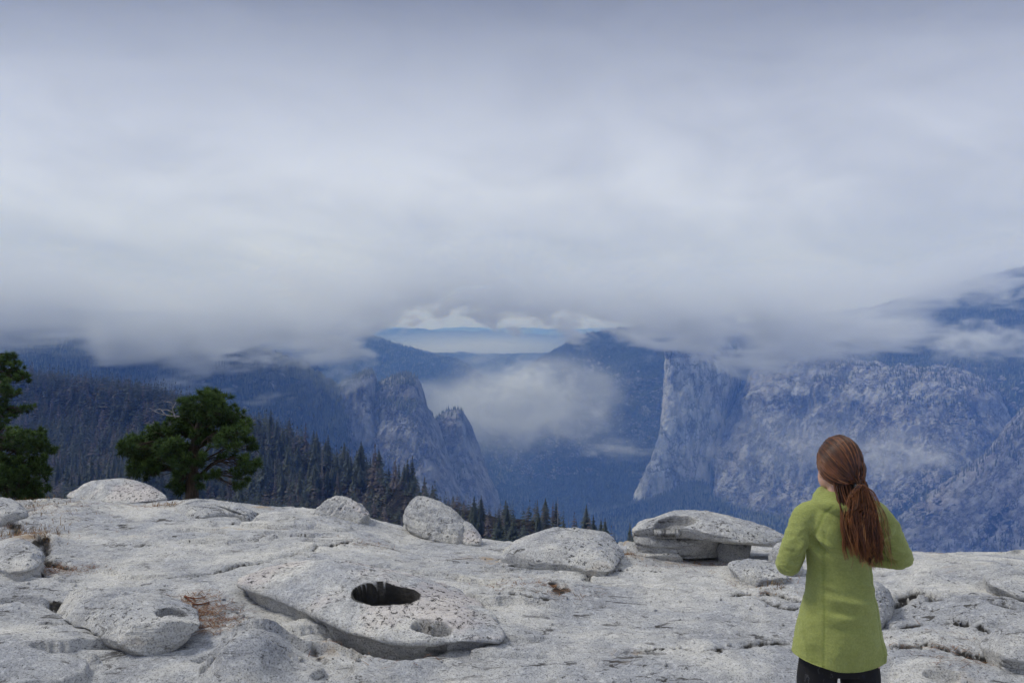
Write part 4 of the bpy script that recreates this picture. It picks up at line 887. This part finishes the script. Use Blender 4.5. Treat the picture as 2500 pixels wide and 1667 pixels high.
def legging_mat():
    m, t, b, out = new_mat('black_leggings'); tc = t.node('ShaderNodeTexCoord').outputs['Object']
    n = t.noise(t.vmath('MULTIPLY', tc, (1.0,1.0,0.6)), 60.0, 3, 0.6, 1.0)
    t.l.new(t.mix(t.smooth(n, 0.60, 0.70, 0.0, 0.35), (0.011,0.011,0.013), (0.10,0.10,0.11)), b.inputs['Base Color']); b.inputs['Roughness'].default_value = 0.8; return m
def plain_mat(name, col, rough=0.7):
    m, t, b, out = new_mat(name); tc = t.node('ShaderNodeTexCoord').outputs['Object']
    t.l.new(t.mix(t.noise(tc, 40, 3), tuple(c*0.8 for c in col), tuple(c*1.2 for c in col)), b.inputs['Base Color']); b.inputs['Roughness'].default_value = rough; return m
TIE = np.array([0.036, -0.098, 1.502])
def hair():
    R = np.random.default_rng(21); ac = Acc()
    V, fs = ball(HC+np.array([0,-0.006,0.010]), (0.083,0.098,0.110), 40, 26)     # the close mass of hair beneath the strands
    keep = (V[:,1] < 0.02+0.55*np.maximum(0, V[:,2]-1.60)) | (V[:,2] > 1.635)
    lowc = V[:,2] < 1.50; V[lowc,2] = 1.50+(V[lowc,2]-1.50)*0.3
    V[~keep] = HC+(V[~keep]-HC)*0.86
    n0 = ac.n; ac.v.append(V); ac.t.append(np.full(len(V), 0.14)); ac.n += len(V)
    for f in fs: ac.f[f.shape[1]].append(f+n0)
    er = np.array([0.088,0.104,0.117]); hc = HC+np.array([0,-0.006,0.010])
    tdir = (TIE-hc)/er; tdir /= np.linalg.norm(tdir)
    for k in range(1500):                      # combed back from the hairline to the tie
        th = R.random()*2*math.pi; zz = R.uniform(-0.45, 1.0); rr = math.sqrt(max(0, 1-zz*zz)); d = np.array([rr*math.cos(th), rr*math.sin(th), zz])
        if d[1] > 0.30+0.5*zz and zz < 0.72: continue
        if d[0] < -0.2 and zz < -0.06 and d[1] > -0.45: continue
        dot = np.clip(d@tdir, -1, 1); om = math.acos(dot)
        if om < 0.12: continue
        s = np.linspace(0, 1, 9)[:,None]; path = (np.sin((1-s)*om)*d+np.sin(s*om)*tdir)/math.sin(om)
        lift = 1+R.normal()*0.012+0.05*np.sin(np.pi*s)*(0.2+0.8*R.random())+(0.10*np.sin(np.pi*s)**2*(d[0] > 0.3)*(zz < 0.3))
        path = hc+path*er*lift; sag = np.sin(np.pi*s[:,0])*0.012*(1-abs(zz))*(0.4+R.random()); path[:,2] -= sag
        path[-1] = TIE+R.normal(size=3)*0.004; g = math.sin(th*9+zz*7)*0.12
        tint = np.clip(0.42+g+0.16*R.normal()+0.18*max(0, d[0])*(R.random() < 0.25), 0.05, 0.95); prof = np.linspace(0,1,9)
        ac.add(*tube(path, np.array([0.0012]+[0.0022]*7+[0.0015]), 4), tint=np.repeat(np.clip(tint+0.15*np.sin(prof*3.0)-0.05, 0, 1), 4))
    for k in range(10):                        # flyaways
        th = R.random()*6.28; d = np.array([math.cos(th), -abs(math.sin(th))*0.6, 0.3+R.random()*0.7]); d /= np.linalg.norm(d); p0 = hc+d*er*0.98
        p = [p0, p0+d*0.008+R.normal(size=3)*0.006, p0+d*0.014+R.normal(size=3)*0.012-np.array([0,0,0.012])]; ac.add(*tube(resample(p, 6), 0.0006, 3), tint=0.6)
    # ponytail: locks that hang down her back, waved and loose at the ends
    cl = np.array([[0.036,-0.110,1.504],[0.034,-0.120,1.466],[0.031,-0.138,1.408],[0.036,-0.150,1.340],[0.052,-0.155,1.265],[0.066,-0.148,1.205],[0.074,-0.142,1.166]])
    C = crom(cl, 60); locks = 78
    for l in range(locks):
        lx, ly = R.uniform(-1.05, 1.05), R.normal()*0.5; ph = R.random()*6.28; fr = 2.0+2.2*R.random(); amp = 0.004+0.010*R.random(); Ll = (0.52+0.48*R.random()**0.7)*(1-0.18*abs(lx)); base = np.clip(0.56+0.26*R.normal(), 0.14, 1.0)
        for k in range(12):
            n = 26; s = np.linspace(0, 1, n)*Ll; i = np.clip((s*59).astype(int), 0, 59); p = C[i].copy()
            sp = np.interp(s, [0,0.04,0.11,0.24,0.4,0.65,1.0], [0.009,0.011,0.017,0.031,0.043,0.047,0.041])
            jx, jy = R.normal()*0.13, R.normal()*0.13; tp = np.linspace(0, 1, n); clump = 1-0.45*tp
            p[:,0] += sp*(lx+jx*clump)+amp*np.sin(fr*s*6.28+ph+0.3*jx)*np.minimum(1, s*4)+0.012*lx*s
            p[:,1] += -np.abs(sp*0.42*(ly+jy))+amp*0.6*np.cos(fr*s*6.28+ph)*np.minimum(1, s*3)-0.004
            p[:,2] += 0.006*R.normal()*s; tt = np.clip(base+0.08*R.normal()+0.30*s**1.2-0.03, 0, 1)
            ac.add(*tube(p, np.interp(tp, [0,0.1,0.7,1], [0.0012,0.0017,0.0014,0.0004]), 3), tint=np.repeat(tt, 3))
    for k in range(70):                        # loose single hairs about the tail
        n = 16; s = np.linspace(0, R.uniform(0.5, 1.0), n); i = np.clip((s*59).astype(int), 0, 59); p = C[i].copy(); w0 = R.uniform(-1.3, 1.3); ph = R.random()*6.28
        p[:,0] += np.interp(s, [0,0.15,0.4,1], [0.006,0.04,0.066,0.07])*w0+0.012*np.sin(s*10+ph)*s; p[:,1] -= 0.012+0.02*R.random(); ac.add(*tube(p, 0.0008, 3), tint=R.uniform(0.55, 1.0))
    # slack hair from the nape that hangs beside the tail and hides the neck
    for l in range(30):
        x0 = R.uniform(-0.054, 0.080); z0 = R.uniform(1.490, 1.528); Ll = R.uniform(0.16, 0.30); ph = R.random()*6.28; base = np.clip(0.46+0.22*R.normal(), 0.12, 0.95); x1 = np.interp(x0, [-0.06,0.08], [-0.035,0.092]); am = 0.003+0.006*R.random()
        for k in range(11):
            n = 18; s = np.linspace(0, 1, n); jx = R.normal()*0.005
            yb = np.interp(s, [0,0.2,0.5,1], [-0.066,-0.092,-0.124,-0.136])+R.normal()*0.004
            p = np.column_stack([x0+(x1-x0)*s+jx*(0.4+s)+am*np.sin(s*9+ph)*s, yb, z0-Ll*s+0.004*R.normal()])
            ac.add(*tube(p, np.interp(s, [0,0.1,0.7,1], [0.0014,0.0022,0.0018,0.0005]), 3), tint=np.repeat(np.clip(base+0.07*R.normal()+0.25*s, 0, 1), 3))
    me = ac.mesh('hair'); return me
def person():
    o = link('person', None, smooth=False, label='person seen from behind in a green fleece jacket and black leggings', cat='person'); o.location = (PX, PD0, PZ)
    body = human(); link('body', body, skin_mat(), parent=o)
    link('jacket', jacket(), fleece_mat(), parent=o)
    pc = [lofted([(0,0,0.70,0.135,0.10),(0,0,0.80,0.138,0.105),(0,0,0.90,0.134,0.102)])]
    for s in (-1, 1):
        h = 0.092*s-0.006; pc.append(ctube([(h*0.80,0,0.80),(h*0.96,-0.004,0.70),(h*1.02,0.0,0.60),(h*0.98,0.003,0.47),(h*0.98,-0.018,0.29),(h,-0.012,0.12)], [0.078,0.082,0.073,0.058,0.051,0.040]))
    link('leggings', fuse('leggings', pc, 0.0075, 4), legging_mat(), parent=o)
    for s in (-1, 1):
        h = 0.092*s-0.006
        bt = fuse('boot', [ctube([(h,-0.015,0.17),(h,-0.012,0.08)], [0.047,0.05]), ctube([(h,-0.045,0.045),(h,0.05,0.045),(h,0.145,0.034)], [0.045,0.046,0.034])], 0.007, 4); bo = link('boot', bt, plain_mat('boot_leather', (0.05,0.035,0.025)), parent=o)
        sm = mesh_arrays('sole', np.array([[h+x*0.047,y,z] for z in (0.0,0.022) for x, y in ((-0.8,-0.085),(0.8,-0.085),(1,0.02),(1,0.10),(0.5,0.18),(-0.5,0.18),(-1,0.10),(-1,0.02))]), [np.array([[i,(i+1)%8,8+(i+1)%8,8+i] for i in range(8)]), np.array([[0,2,1],[0,3,2],[0,4,3],[0,5,4],[0,6,5],[0,7,6],[8,9,10],[8,10,11],[8,11,12],[8,12,13],[8,13,14],[8,14,15]])]); link('sole', sm, plain_mat('rubber_sole', (0.02,0.02,0.02)), parent=bo, smooth=False)
    link('hair', hair(), hair_mat(), parent=o)
    a = np.linspace(0, 2*math.pi, 17)[:-1]; e = Acc()
    for q, (rr, dz) in enumerate(((0.011,0.0),(0.0125,-0.006))):
        r = np.column_stack([rr*np.cos(a), -0.004+0.2*rr*np.cos(2*a), dz+rr*np.sin(a)*0.85])@np.array([[1,0,0],[0,1,0],[0,0,1]])+TIE+np.array([0,-0.012,0]); r2 = np.column_stack([rr*1.5*np.cos(a), rr*1.5*np.sin(a), dz+0.004*np.sin(a)])+TIE+np.array([0,-0.013,-0.004])
        V, f = tube(np.concatenate([r2, r2[:1]]), 0.0062, 8); e.add(V[:128], grid_faces(17, 8, True) % 128)
    link('hair_tie', e.mesh('hair_tie'), plain_mat('black_elastic', (0.012,0.012,0.014), 0.5), parent=o)
    # a firm place to stand: her soles rest on the rock
    return o
person()
# ------------------------------------------------------------------ woods on the far slopes, too small to tell apart
def far_woods(src, n, name, label, smin=0.30, hmin=16, hmax=34, thr=-0.25, seed=0):
    p, nn = SHEETS[src]; R = np.random.default_rng(50+seed)
    nz = np.abs(nn[:,2]); m = (nz > smin) & (fbm(p/np.array([260,260,160])+seed, 3) > thr)
    px = HX+F*p[:,0]/p[:,1]; m &= (px > -250) & (px < 2750); idx = np.nonzero(m)[0]
    if not len(idx): return
    k = R.choice(idx, n); h = R.uniform(hmin, hmax, n); w = h*R.uniform(0.13, 0.2, n); a = R.random(n)*6.28
    d = np.linalg.norm(p[np.minimum(k+1, len(p)-1)]-p[k], axis=1); c = p[k]+R.normal(size=(n,3))*np.minimum(d, 30)[:,None]*np.array([0.5,0.5,0.12])
    V = np.empty((n,4,3)); 
    for j in range(3):
        th = a+j*2.094; V[:,j] = c+np.stack([w*np.cos(th), w*np.sin(th), -0.12*h], 1)
    V[:,3] = c+np.stack([0*h, 0*h, h*0.9], 1)
    b = np.arange(n)[:,None]*4; f = np.concatenate([b+np.array([[0,1,3]]), b+np.array([[1,2,3]]), b+np.array([[2,0,3]])])
    me = mesh_arrays(name, V.reshape(-1,3), f); vcol(me, 'tint', np.repeat(R.random(n), 4)); link(name, me, M_conif, smooth=False, kind='stuff', label=label)
for i, (src, n, lab, sm, th) in enumerate([('hill_plateau', 16000, 'dark woods on the plateau at the far left', 0.15, -0.35), ('hill_shoulder', 14000, 'dark woods on the ridge left of the spires', 0.15, -0.3), ('hill_spur', 12000, 'hazy woods on the long spur behind the spires', 0.15, -0.4),
        ('hill_valley_side', 14000, 'hazy woods on the slope left of the great prow', 0.2, -0.2), ('hill_upland', 18000, 'dark woods on the upland behind the right wall', 0.15, -0.4), ('talus_slope', 9000, 'dark woods on the talus below the great prow', 0.1, -0.6),
        ('cliff_left_spire', 700, 'small trees along the top of the left spire', 0.55, -0.5), ('cliff_middle_spire', 900, 'small trees along the top of the middle spire', 0.6, -0.5), ('cliff_right_spire', 400, 'small trees along the top of the right spire', 0.6, -0.5), ('cliff_wall', 2000, 'scattered trees on ledges of the rugged wall', 0.62, -0.1), ('cliff_buttress', 700, 'scattered trees on ledges of the right buttress', 0.6, -0.1), ('cliff_prow', 500, 'small trees on the brow of the great prow', 0.65, -0.4)]):
    far_woods(src, n, 'far_woods', lab, sm, thr=th, seed=i)

# ------------------------------------------------------------------ litter on the rock
def spot(px, py): d = ground_hit(px, py); return d*(px-HX)/F, d
def litter(name, spots, mat, label, L, w, up, n0, seed, fan=0.0):
    R = np.random.default_rng(seed); ac = Acc()
    for (px, py, r, k) in spots:
        cx, cy = spot(px, py); n = int(n0*k); q = R.normal(size=(n,2))*r*0.5; x = cx+q[:,0]*1.3; y = cy+q[:,1]; z = ground_full(x, y)
        a = R.random(n)*6.28; l = L*(0.5+R.random(n)); lift = up*R.random(n)
        d = np.stack([np.cos(a)*(1-lift), np.sin(a)*(1-lift), lift], 1)*l[:,None]; s = np.stack([-np.sin(a), np.cos(a), 0*a], 1)*w
        b = np.stack([x, y, z+0.004+0.006*R.random(n)], 1); bend = np.stack([fan*l*np.cos(a), fan*l*np.sin(a), -0.1*l], 1)
        V = np.stack([b-s, b+s, b+d*0.6+s*0.7, b+d*0.6-s*0.7, b+d+bend*0.5], 1).reshape(-1,3); i = np.arange(n)[:,None]*5
        ac.add(V, i+np.array([[0,1,2,3]]), R.random()); ac.f[3].append(i+np.array([[3,2,4]])+ac.n-len(V)); ac.t[-1] = np.repeat(R.random(n), 5)
    link(name, ac.mesh(name), mat, smooth=False, kind='stuff', label=label)
M_litter = needle_mat('dry_needles', [(0.07,0.03,0.016),(0.15,0.065,0.03),(0.26,0.14,0.06)], vary=False)
M_straw = needle_mat('dry_grass_blades', [(0.08,0.04,0.018),(0.16,0.09,0.035),(0.24,0.16,0.07)], vary=False)
litter('needle_litter', [(472,1472,0.16,0.6),(480,1500,0.20,0.9),(497,1522,0.22,1.6),(520,1545,0.18,0.9),(30,1290,0.9,2.2),(60,1268,0.8,2.0),(100,1345,0.3,1.0),(125,1420,0.12,0.5),(195,1405,0.16,0.6),(150,1395,0.12,0.4),(415,1258,0.3,1.0),(1526,1372,0.14,0.8),(1875,1445,0.2,0.7),(1350,1466,0.22,0.6),(1240,1462,0.2,0.3),(900,1340,0.2,0.4),(930,1590,0.3,0.6),(880,1575,0.2,0.4),(2330,1620,0.3,0.6),(1700,1380,0.5,0.8)],
       M_litter, 'reddish brown pine needles gathered in hollows of the rock', 0.07, 0.0022, 0.25, 260, 3)
litter('dry_grass', [(48,1255,0.55,1.6),(85,1240,0.45,1.5),(60,1320,0.3,1.2),(88,1330,0.22,1.0),(110,1352,0.14,0.5),(10,1300,0.5,1.0),(412,1262,0.16,0.6),(1878,1450,0.10,0.4),(1527,1368,0.07,0.5)],
       M_straw, 'tufts of dry yellow grass between the rocks at the left edge', 0.075, 0.003, 0.8, 150, 4, fan=0.4)
def twig(pts, label):
    ac = Acc(); q = []
    for px, py in pts: x, y = spot(px, py); q.append((x, y, float(ground_full(np.array([x]), np.array([y]))[0])+0.012))
    q = np.array(q); ac.add(*tube(resample(q-q[0], 10), np.linspace(0.007, 0.003, 10), 6)); o = link('twig', ac.mesh('twig'), M_twig, label=label, cat='twig', group='twigs right of the overhanging flat boulder'); o.location = q[0]
M_twig = bark_mat('red_twig', (0.10,0.035,0.02), (0.20,0.08,0.045))
twig([(450,1471),(480,1473),(503,1469)], 'short reddish twig on the rock, farthest of three'); twig([(470,1492),(492,1487),(512,1484)], 'crooked reddish twig on the rock, middle one of three'); twig([(452,1466),(470,1484),(480,1490)], 'slanting reddish twig on the rock, leftmost of three')
def grit():
    R = np.random.default_rng(8); ac = Acc(); base, fs = ball((0,0,0), (1,1,1), 6, 4)
    for (px, py, r, n) in [(480,1520,0.4,40),(1300,1480,0.5,40),(1440,1410,0.3,30),(1900,1480,0.5,50),(1800,1600,0.7,60),(2300,1590,0.6,50),(1000,1600,0.6,30),(700,1500,0.5,25),(250,1420,0.8,40),(1500,1400,0.8,40),(2250,1480,0.4,40),(1150,1400,1.0,40),(620,1330,1.0,30),(1640,1480,1.0,40)]:
        cx, cy = spot(px, py)
        for k in range(n):
            x = cx+R.normal()*r*0.6; y = cy+R.normal()*r*0.5; s = 0.003+0.012*R.random()**3
            v = base*R.uniform(0.6, 1.2, 3)*s*(1+0.25*R.normal(size=(len(base),1))); v = v+np.array([x, y, float(ground_full(np.array([x]), np.array([y]))[0])+s*0.4])
            n0 = ac.n; ac.v.append(v); ac.t.append(np.full(len(v), R.random())); ac.n += len(v)
            for f in fs: ac.f[f.shape[1]].append(f+n0)
    link('grit', ac.mesh('grit'), M_boulder, smooth=False, kind='stuff', label='small grit and chips of granite strewn over the rock')
grit()
# ------------------------------------------------------------------ air: even blue haze, cloud bank and mist
def box_mesh(name, lo, hi):
    x0,y0,z0 = lo; x1,y1,z1 = hi
    v = [(x0,y0,z0),(x1,y0,z0),(x1,y1,z0),(x0,y1,z0),(x0,y0,z1),(x1,y0,z1),(x1,y1,z1),(x0,y1,z1)]
    return mesh_arrays(name, v, np.array([[0,3,2,1],[4,5,6,7],[0,1,5,4],[1,2,6,5],[2,3,7,6],[3,0,4,7]]))
def haze():
    zs = []
    for o in SC.objects:
        if o.type == 'MESH' and len(o.data.vertices):
            c = np.empty(len(o.data.vertices)*3, np.float32); o.data.vertices.foreach_get('co', c)
            zs.append((c[2::3].min(), c[2::3].max()))
    lo = min(z[0] for z in zs)-1.0; hi = max(z[1] for z in zs)+30.0
    m = bpy.data.materials.new('haze_air'); m.use_nodes = True; m.node_tree.nodes.clear(); t = NT(m.node_tree)
    out = t.node('ShaderNodeOutputMaterial'); pv = t.node('ShaderNodeVolumePrincipled'); t.l.new(pv.outputs[0], out.inputs['Volume'])
    pv.inputs['Color'].default_value = (0.17, 0.37, 1.0, 1); pv.inputs['Density'].default_value = HAZE_D
    pv.inputs['Absorption Color'].default_value = (1, 1, 1, 1); pv.inputs['Anisotropy'].default_value = 0.0
    return link('haze', box_mesh('haze', (-34000, -800, lo), (34000, 36000, hi)), m, smooth=False, kind='stuff')
HAZE_D = 1.0e-4
haze()

def cloud_mat(name, dens, col=(0.90,0.945,1.0)):
    m = bpy.data.materials.new(name); m.use_nodes = True; m.node_tree.nodes.clear(); t = NT(m.node_tree)
    out = t.node('ShaderNodeOutputMaterial'); pv = t.node('ShaderNodeVolumePrincipled'); t.l.new(pv.outputs[0], out.inputs['Volume'])
    pv.inputs['Color'].default_value = (*col, 1); pv.inputs['Anisotropy'].default_value = 0.0
    pv.inputs['Absorption Color'].default_value = (0,0,0,1); pv.inputs['Density Attribute'].default_value = 'density'
    pv.inputs['Density'].default_value = dens
    return m
M_cloud = cloud_mat('cloud_vapour', 0.0095)
def vapour(name, lo, hi, res, field, mat, label=None):
    """A closed box filled with a grid of vapour whose density is field(tree, position)."""
    me = bpy.data.meshes.new(name); o = link(name, me, mat, smooth=False, kind='stuff', label=label)
    ng = bpy.data.node_groups.new(name, 'GeometryNodeTree')
    ng.interface.new_socket('Geometry', in_out='OUTPUT', socket_type='NodeSocketGeometry')
    t = NT(ng); out = t.node('NodeGroupOutput'); vc = t.node('GeometryNodeVolumeCube')
    vc.inputs['Min'].default_value = lo; vc.inputs['Max'].default_value = hi
    for k, r in zip('XYZ', res): vc.inputs['Resolution '+k].default_value = r
    pos = t.node('GeometryNodeInputPosition').outputs[0]
    d = field(t, pos); t.l.new(d, vc.inputs['Density'])
    sm = t.node('GeometryNodeSetMaterial'); sm.inputs['Material'].default_value = mat
    t.l.new(vc.outputs[0], sm.inputs[0]); t.l.new(sm.outputs[0], out.inputs[0])
    md = o.modifiers.new('vapour', 'NODES'); md.node_group = ng
    return o
def curve_map(t, v, lo, hi, pts):             # piecewise-smooth function of v through pts
    n = t.node('ShaderNodeFloatCurve'); c = n.mapping.curves[0]
    ys = [p[1] for p in pts]; y0, y1 = min(ys), max(ys)
    q = [((p[0]-lo)/(hi-lo), (p[1]-y0)/(y1-y0)) for p in pts]
    while len(c.points) < len(q): c.points.new(0.5, 0.5)
    for a, b in zip(c.points, q): a.location = b
    n.mapping.update()
    t.put(n, 'Value', t.math('DIVIDE', t.math('SUBTRACT', v, lo), hi-lo, clamp=True))
    return t.math('ADD', t.math('MULTIPLY', n.outputs[0], y1-y0), y0)
def deck(t, pos):
    x, y, z = t.sep(pos)
    u = t.math('DIVIDE', x, t.math('MAXIMUM', y, 1.0))
    # height of the cloud base along the valley (in units of distance), from left to right
    base = curve_map(t, u, -0.8, 0.8, [(-0.8,0.0),(-0.625,0.006),(-0.53,-0.002),(-0.485,-0.046),(-0.40,-0.052),(-0.30,-0.046),(-0.22,-0.040),(-0.175,-0.016),(-0.12,-0.002),(-0.02,-0.004),(0.05,-0.018),(0.12,-0.030),(0.2,-0.046),(0.3,-0.052),(0.40,-0.048),(0.46,-0.028),(0.52,0.008),(0.58,0.040),(0.66,0.060),(0.8,0.07)])
    zb = t.math('MULTIPLY', base, y)
    n0 = t.math('SUBTRACT', t.noise(t.vmath('MULTIPLY', pos, (1/900, 1/6000, 1/520)), 1.0, 3, 0.5, 0.5), 0.5)
    n1 = t.math('SUBTRACT', t.noise(t.vmath('MULTIPLY', pos, (1/300, 1/2600, 1/170)), 1.0, 6, 0.62, 1.1), 0.5)
    n = t.math('ADD', t.math('MULTIPLY', n0, 520.0), t.math('MULTIPLY', n1, 850.0))
    n2 = t.math('SUBTRACT', t.noise(t.vmath('MULTIPLY', pos, (1/120, 1/1200, 1/70)), 1.0, 4, 0.6, 1.2), 0.5)
    n = t.math('ADD', n, t.math('MULTIPLY', n2, 380.0))
    h = t.math('ADD', t.math('SUBTRACT', z, zb), n)
    d = t.smooth(h, 0.0, 190.0)
    d = t.math('MULTIPLY', d, t.smooth(n1, -0.16, 0.10, 0.35, 1.0))
    d = t.math('MULTIPLY', d, t.smooth(y, 2900.0, 3200.0))
    top = t.math('ADD', t.math('MULTIPLY', n, 0.6), t.math('SUBTRACT', z, t.math('MULTIPLY', zb, 0.5)))
    d = t.math('MULTIPLY', d, t.smooth(top, 380.0, 20.0))
    return t.math('MULTIPLY', d, t.smooth(y, 3900.0, 3500.0))
vapour('cloud_bank', (-3300,2900,-300), (3300,3900,480), (420,26,92), deck, M_cloud, 'low grey cloud bank hiding the mountain tops')
def puff(name, px, py, d, rx, ry, rz, dens, label, feat=1.0, res=(84,44,44), thr=0.0, rag=2.3, edge=0.75):
    c = P(px, py, d); m = cloud_mat(name+'_vapour', dens)
    def field(t, pos):
        q = t.vmath('DIVIDE', t.vmath('SUBTRACT', pos, tuple(c)), (rx, ry, rz))
        r = t.vmath('LENGTH', q)
        k = 1/(0.42*feat)
        n1 = t.math('SUBTRACT', t.noise(t.vmath('ADD', t.vmath('MULTIPLY', q, (k, k*ry/rx, k*0.8)), (px*0.01, py*0.013, d*0.001)), 1.0, 6, 0.6, 0.9), 0.5)
        f = t.math('ADD', t.math('SUBTRACT', 0.72-thr, r), t.math('MULTIPLY', n1, rag))
        return t.math('MULTIPLY', t.smooth(f, 0.0, edge), t.smooth(r, 1.45, 0.9))
    return vapour(name, tuple(c-np.array([rx,ry,rz])*1.5), tuple(c+np.array([rx,ry,rz])*1.5), res, field, m, label)
puff('mist', 1120, 850, 11000, 3200, 1200, 420, 0.0018, 'pale haze lying over the far ranges', 1.5, rag=0.8, edge=0.9)
puff('mist', 1250, 985, 5650, 1050, 520, 380, 0.0024, 'broad bluish mist filling the valley behind the spires', 1.3, rag=2.0, edge=1.0, thr=-0.35)
puff('mist', 1285, 940, 5300, 430, 260, 190, 0.011, 'white plume of mist rising in the middle of the valley', 0.7, rag=3.6, edge=1.3)
puff('mist', 1360, 1040, 5000, 520, 240, 220, 0.0035, 'thin mist trailing below the white plume', 0.7, rag=3.4, edge=1.2)
puff('mist', 1500, 1098, 4750, 380, 180, 100, 0.006, 'thin low streak of mist left of the great prow', edge=1.0)
puff('mist', 2230, 1110, 3850, 440, 160, 150, 0.0075, 'pale patch of mist in front of the rugged wall', 0.7, rag=3.4, edge=1.2)
puff('mist', 1660, 838, 5000, 130, 90, 60, 0.012, 'small white puff on top of the great prow', res=(48,48,40), edge=0.9)
puff('mist', 2390, 835, 4400, 520, 200, 190, 0.009, 'ragged cloud wisps below the upland at the right edge', 0.55, thr=0.02, edge=0.9)
puff('mist', 2080, 800, 4300, 560, 220, 190, 0.008, 'ragged cloud fringe over the rugged wall', 0.55, edge=0.9)
puff('mist', 2400, 705, 5000, 560, 220, 190, 0.009, 'pale cloud streak across the skyline at the right edge', 0.7, edge=0.9)
puff('mist', 620, 868, 3000, 300, 160, 70, 0.006, 'pale cloud fringe spilling over the left ridge', 0.6, rag=3.0, edge=0.9)
puff('mist', 2000, 1090, 4150, 900, 200, 260, 0.0026, 'thin veil of mist drifting before the rugged wall', 1.0, rag=2.2, edge=1.2, thr=-0.1)
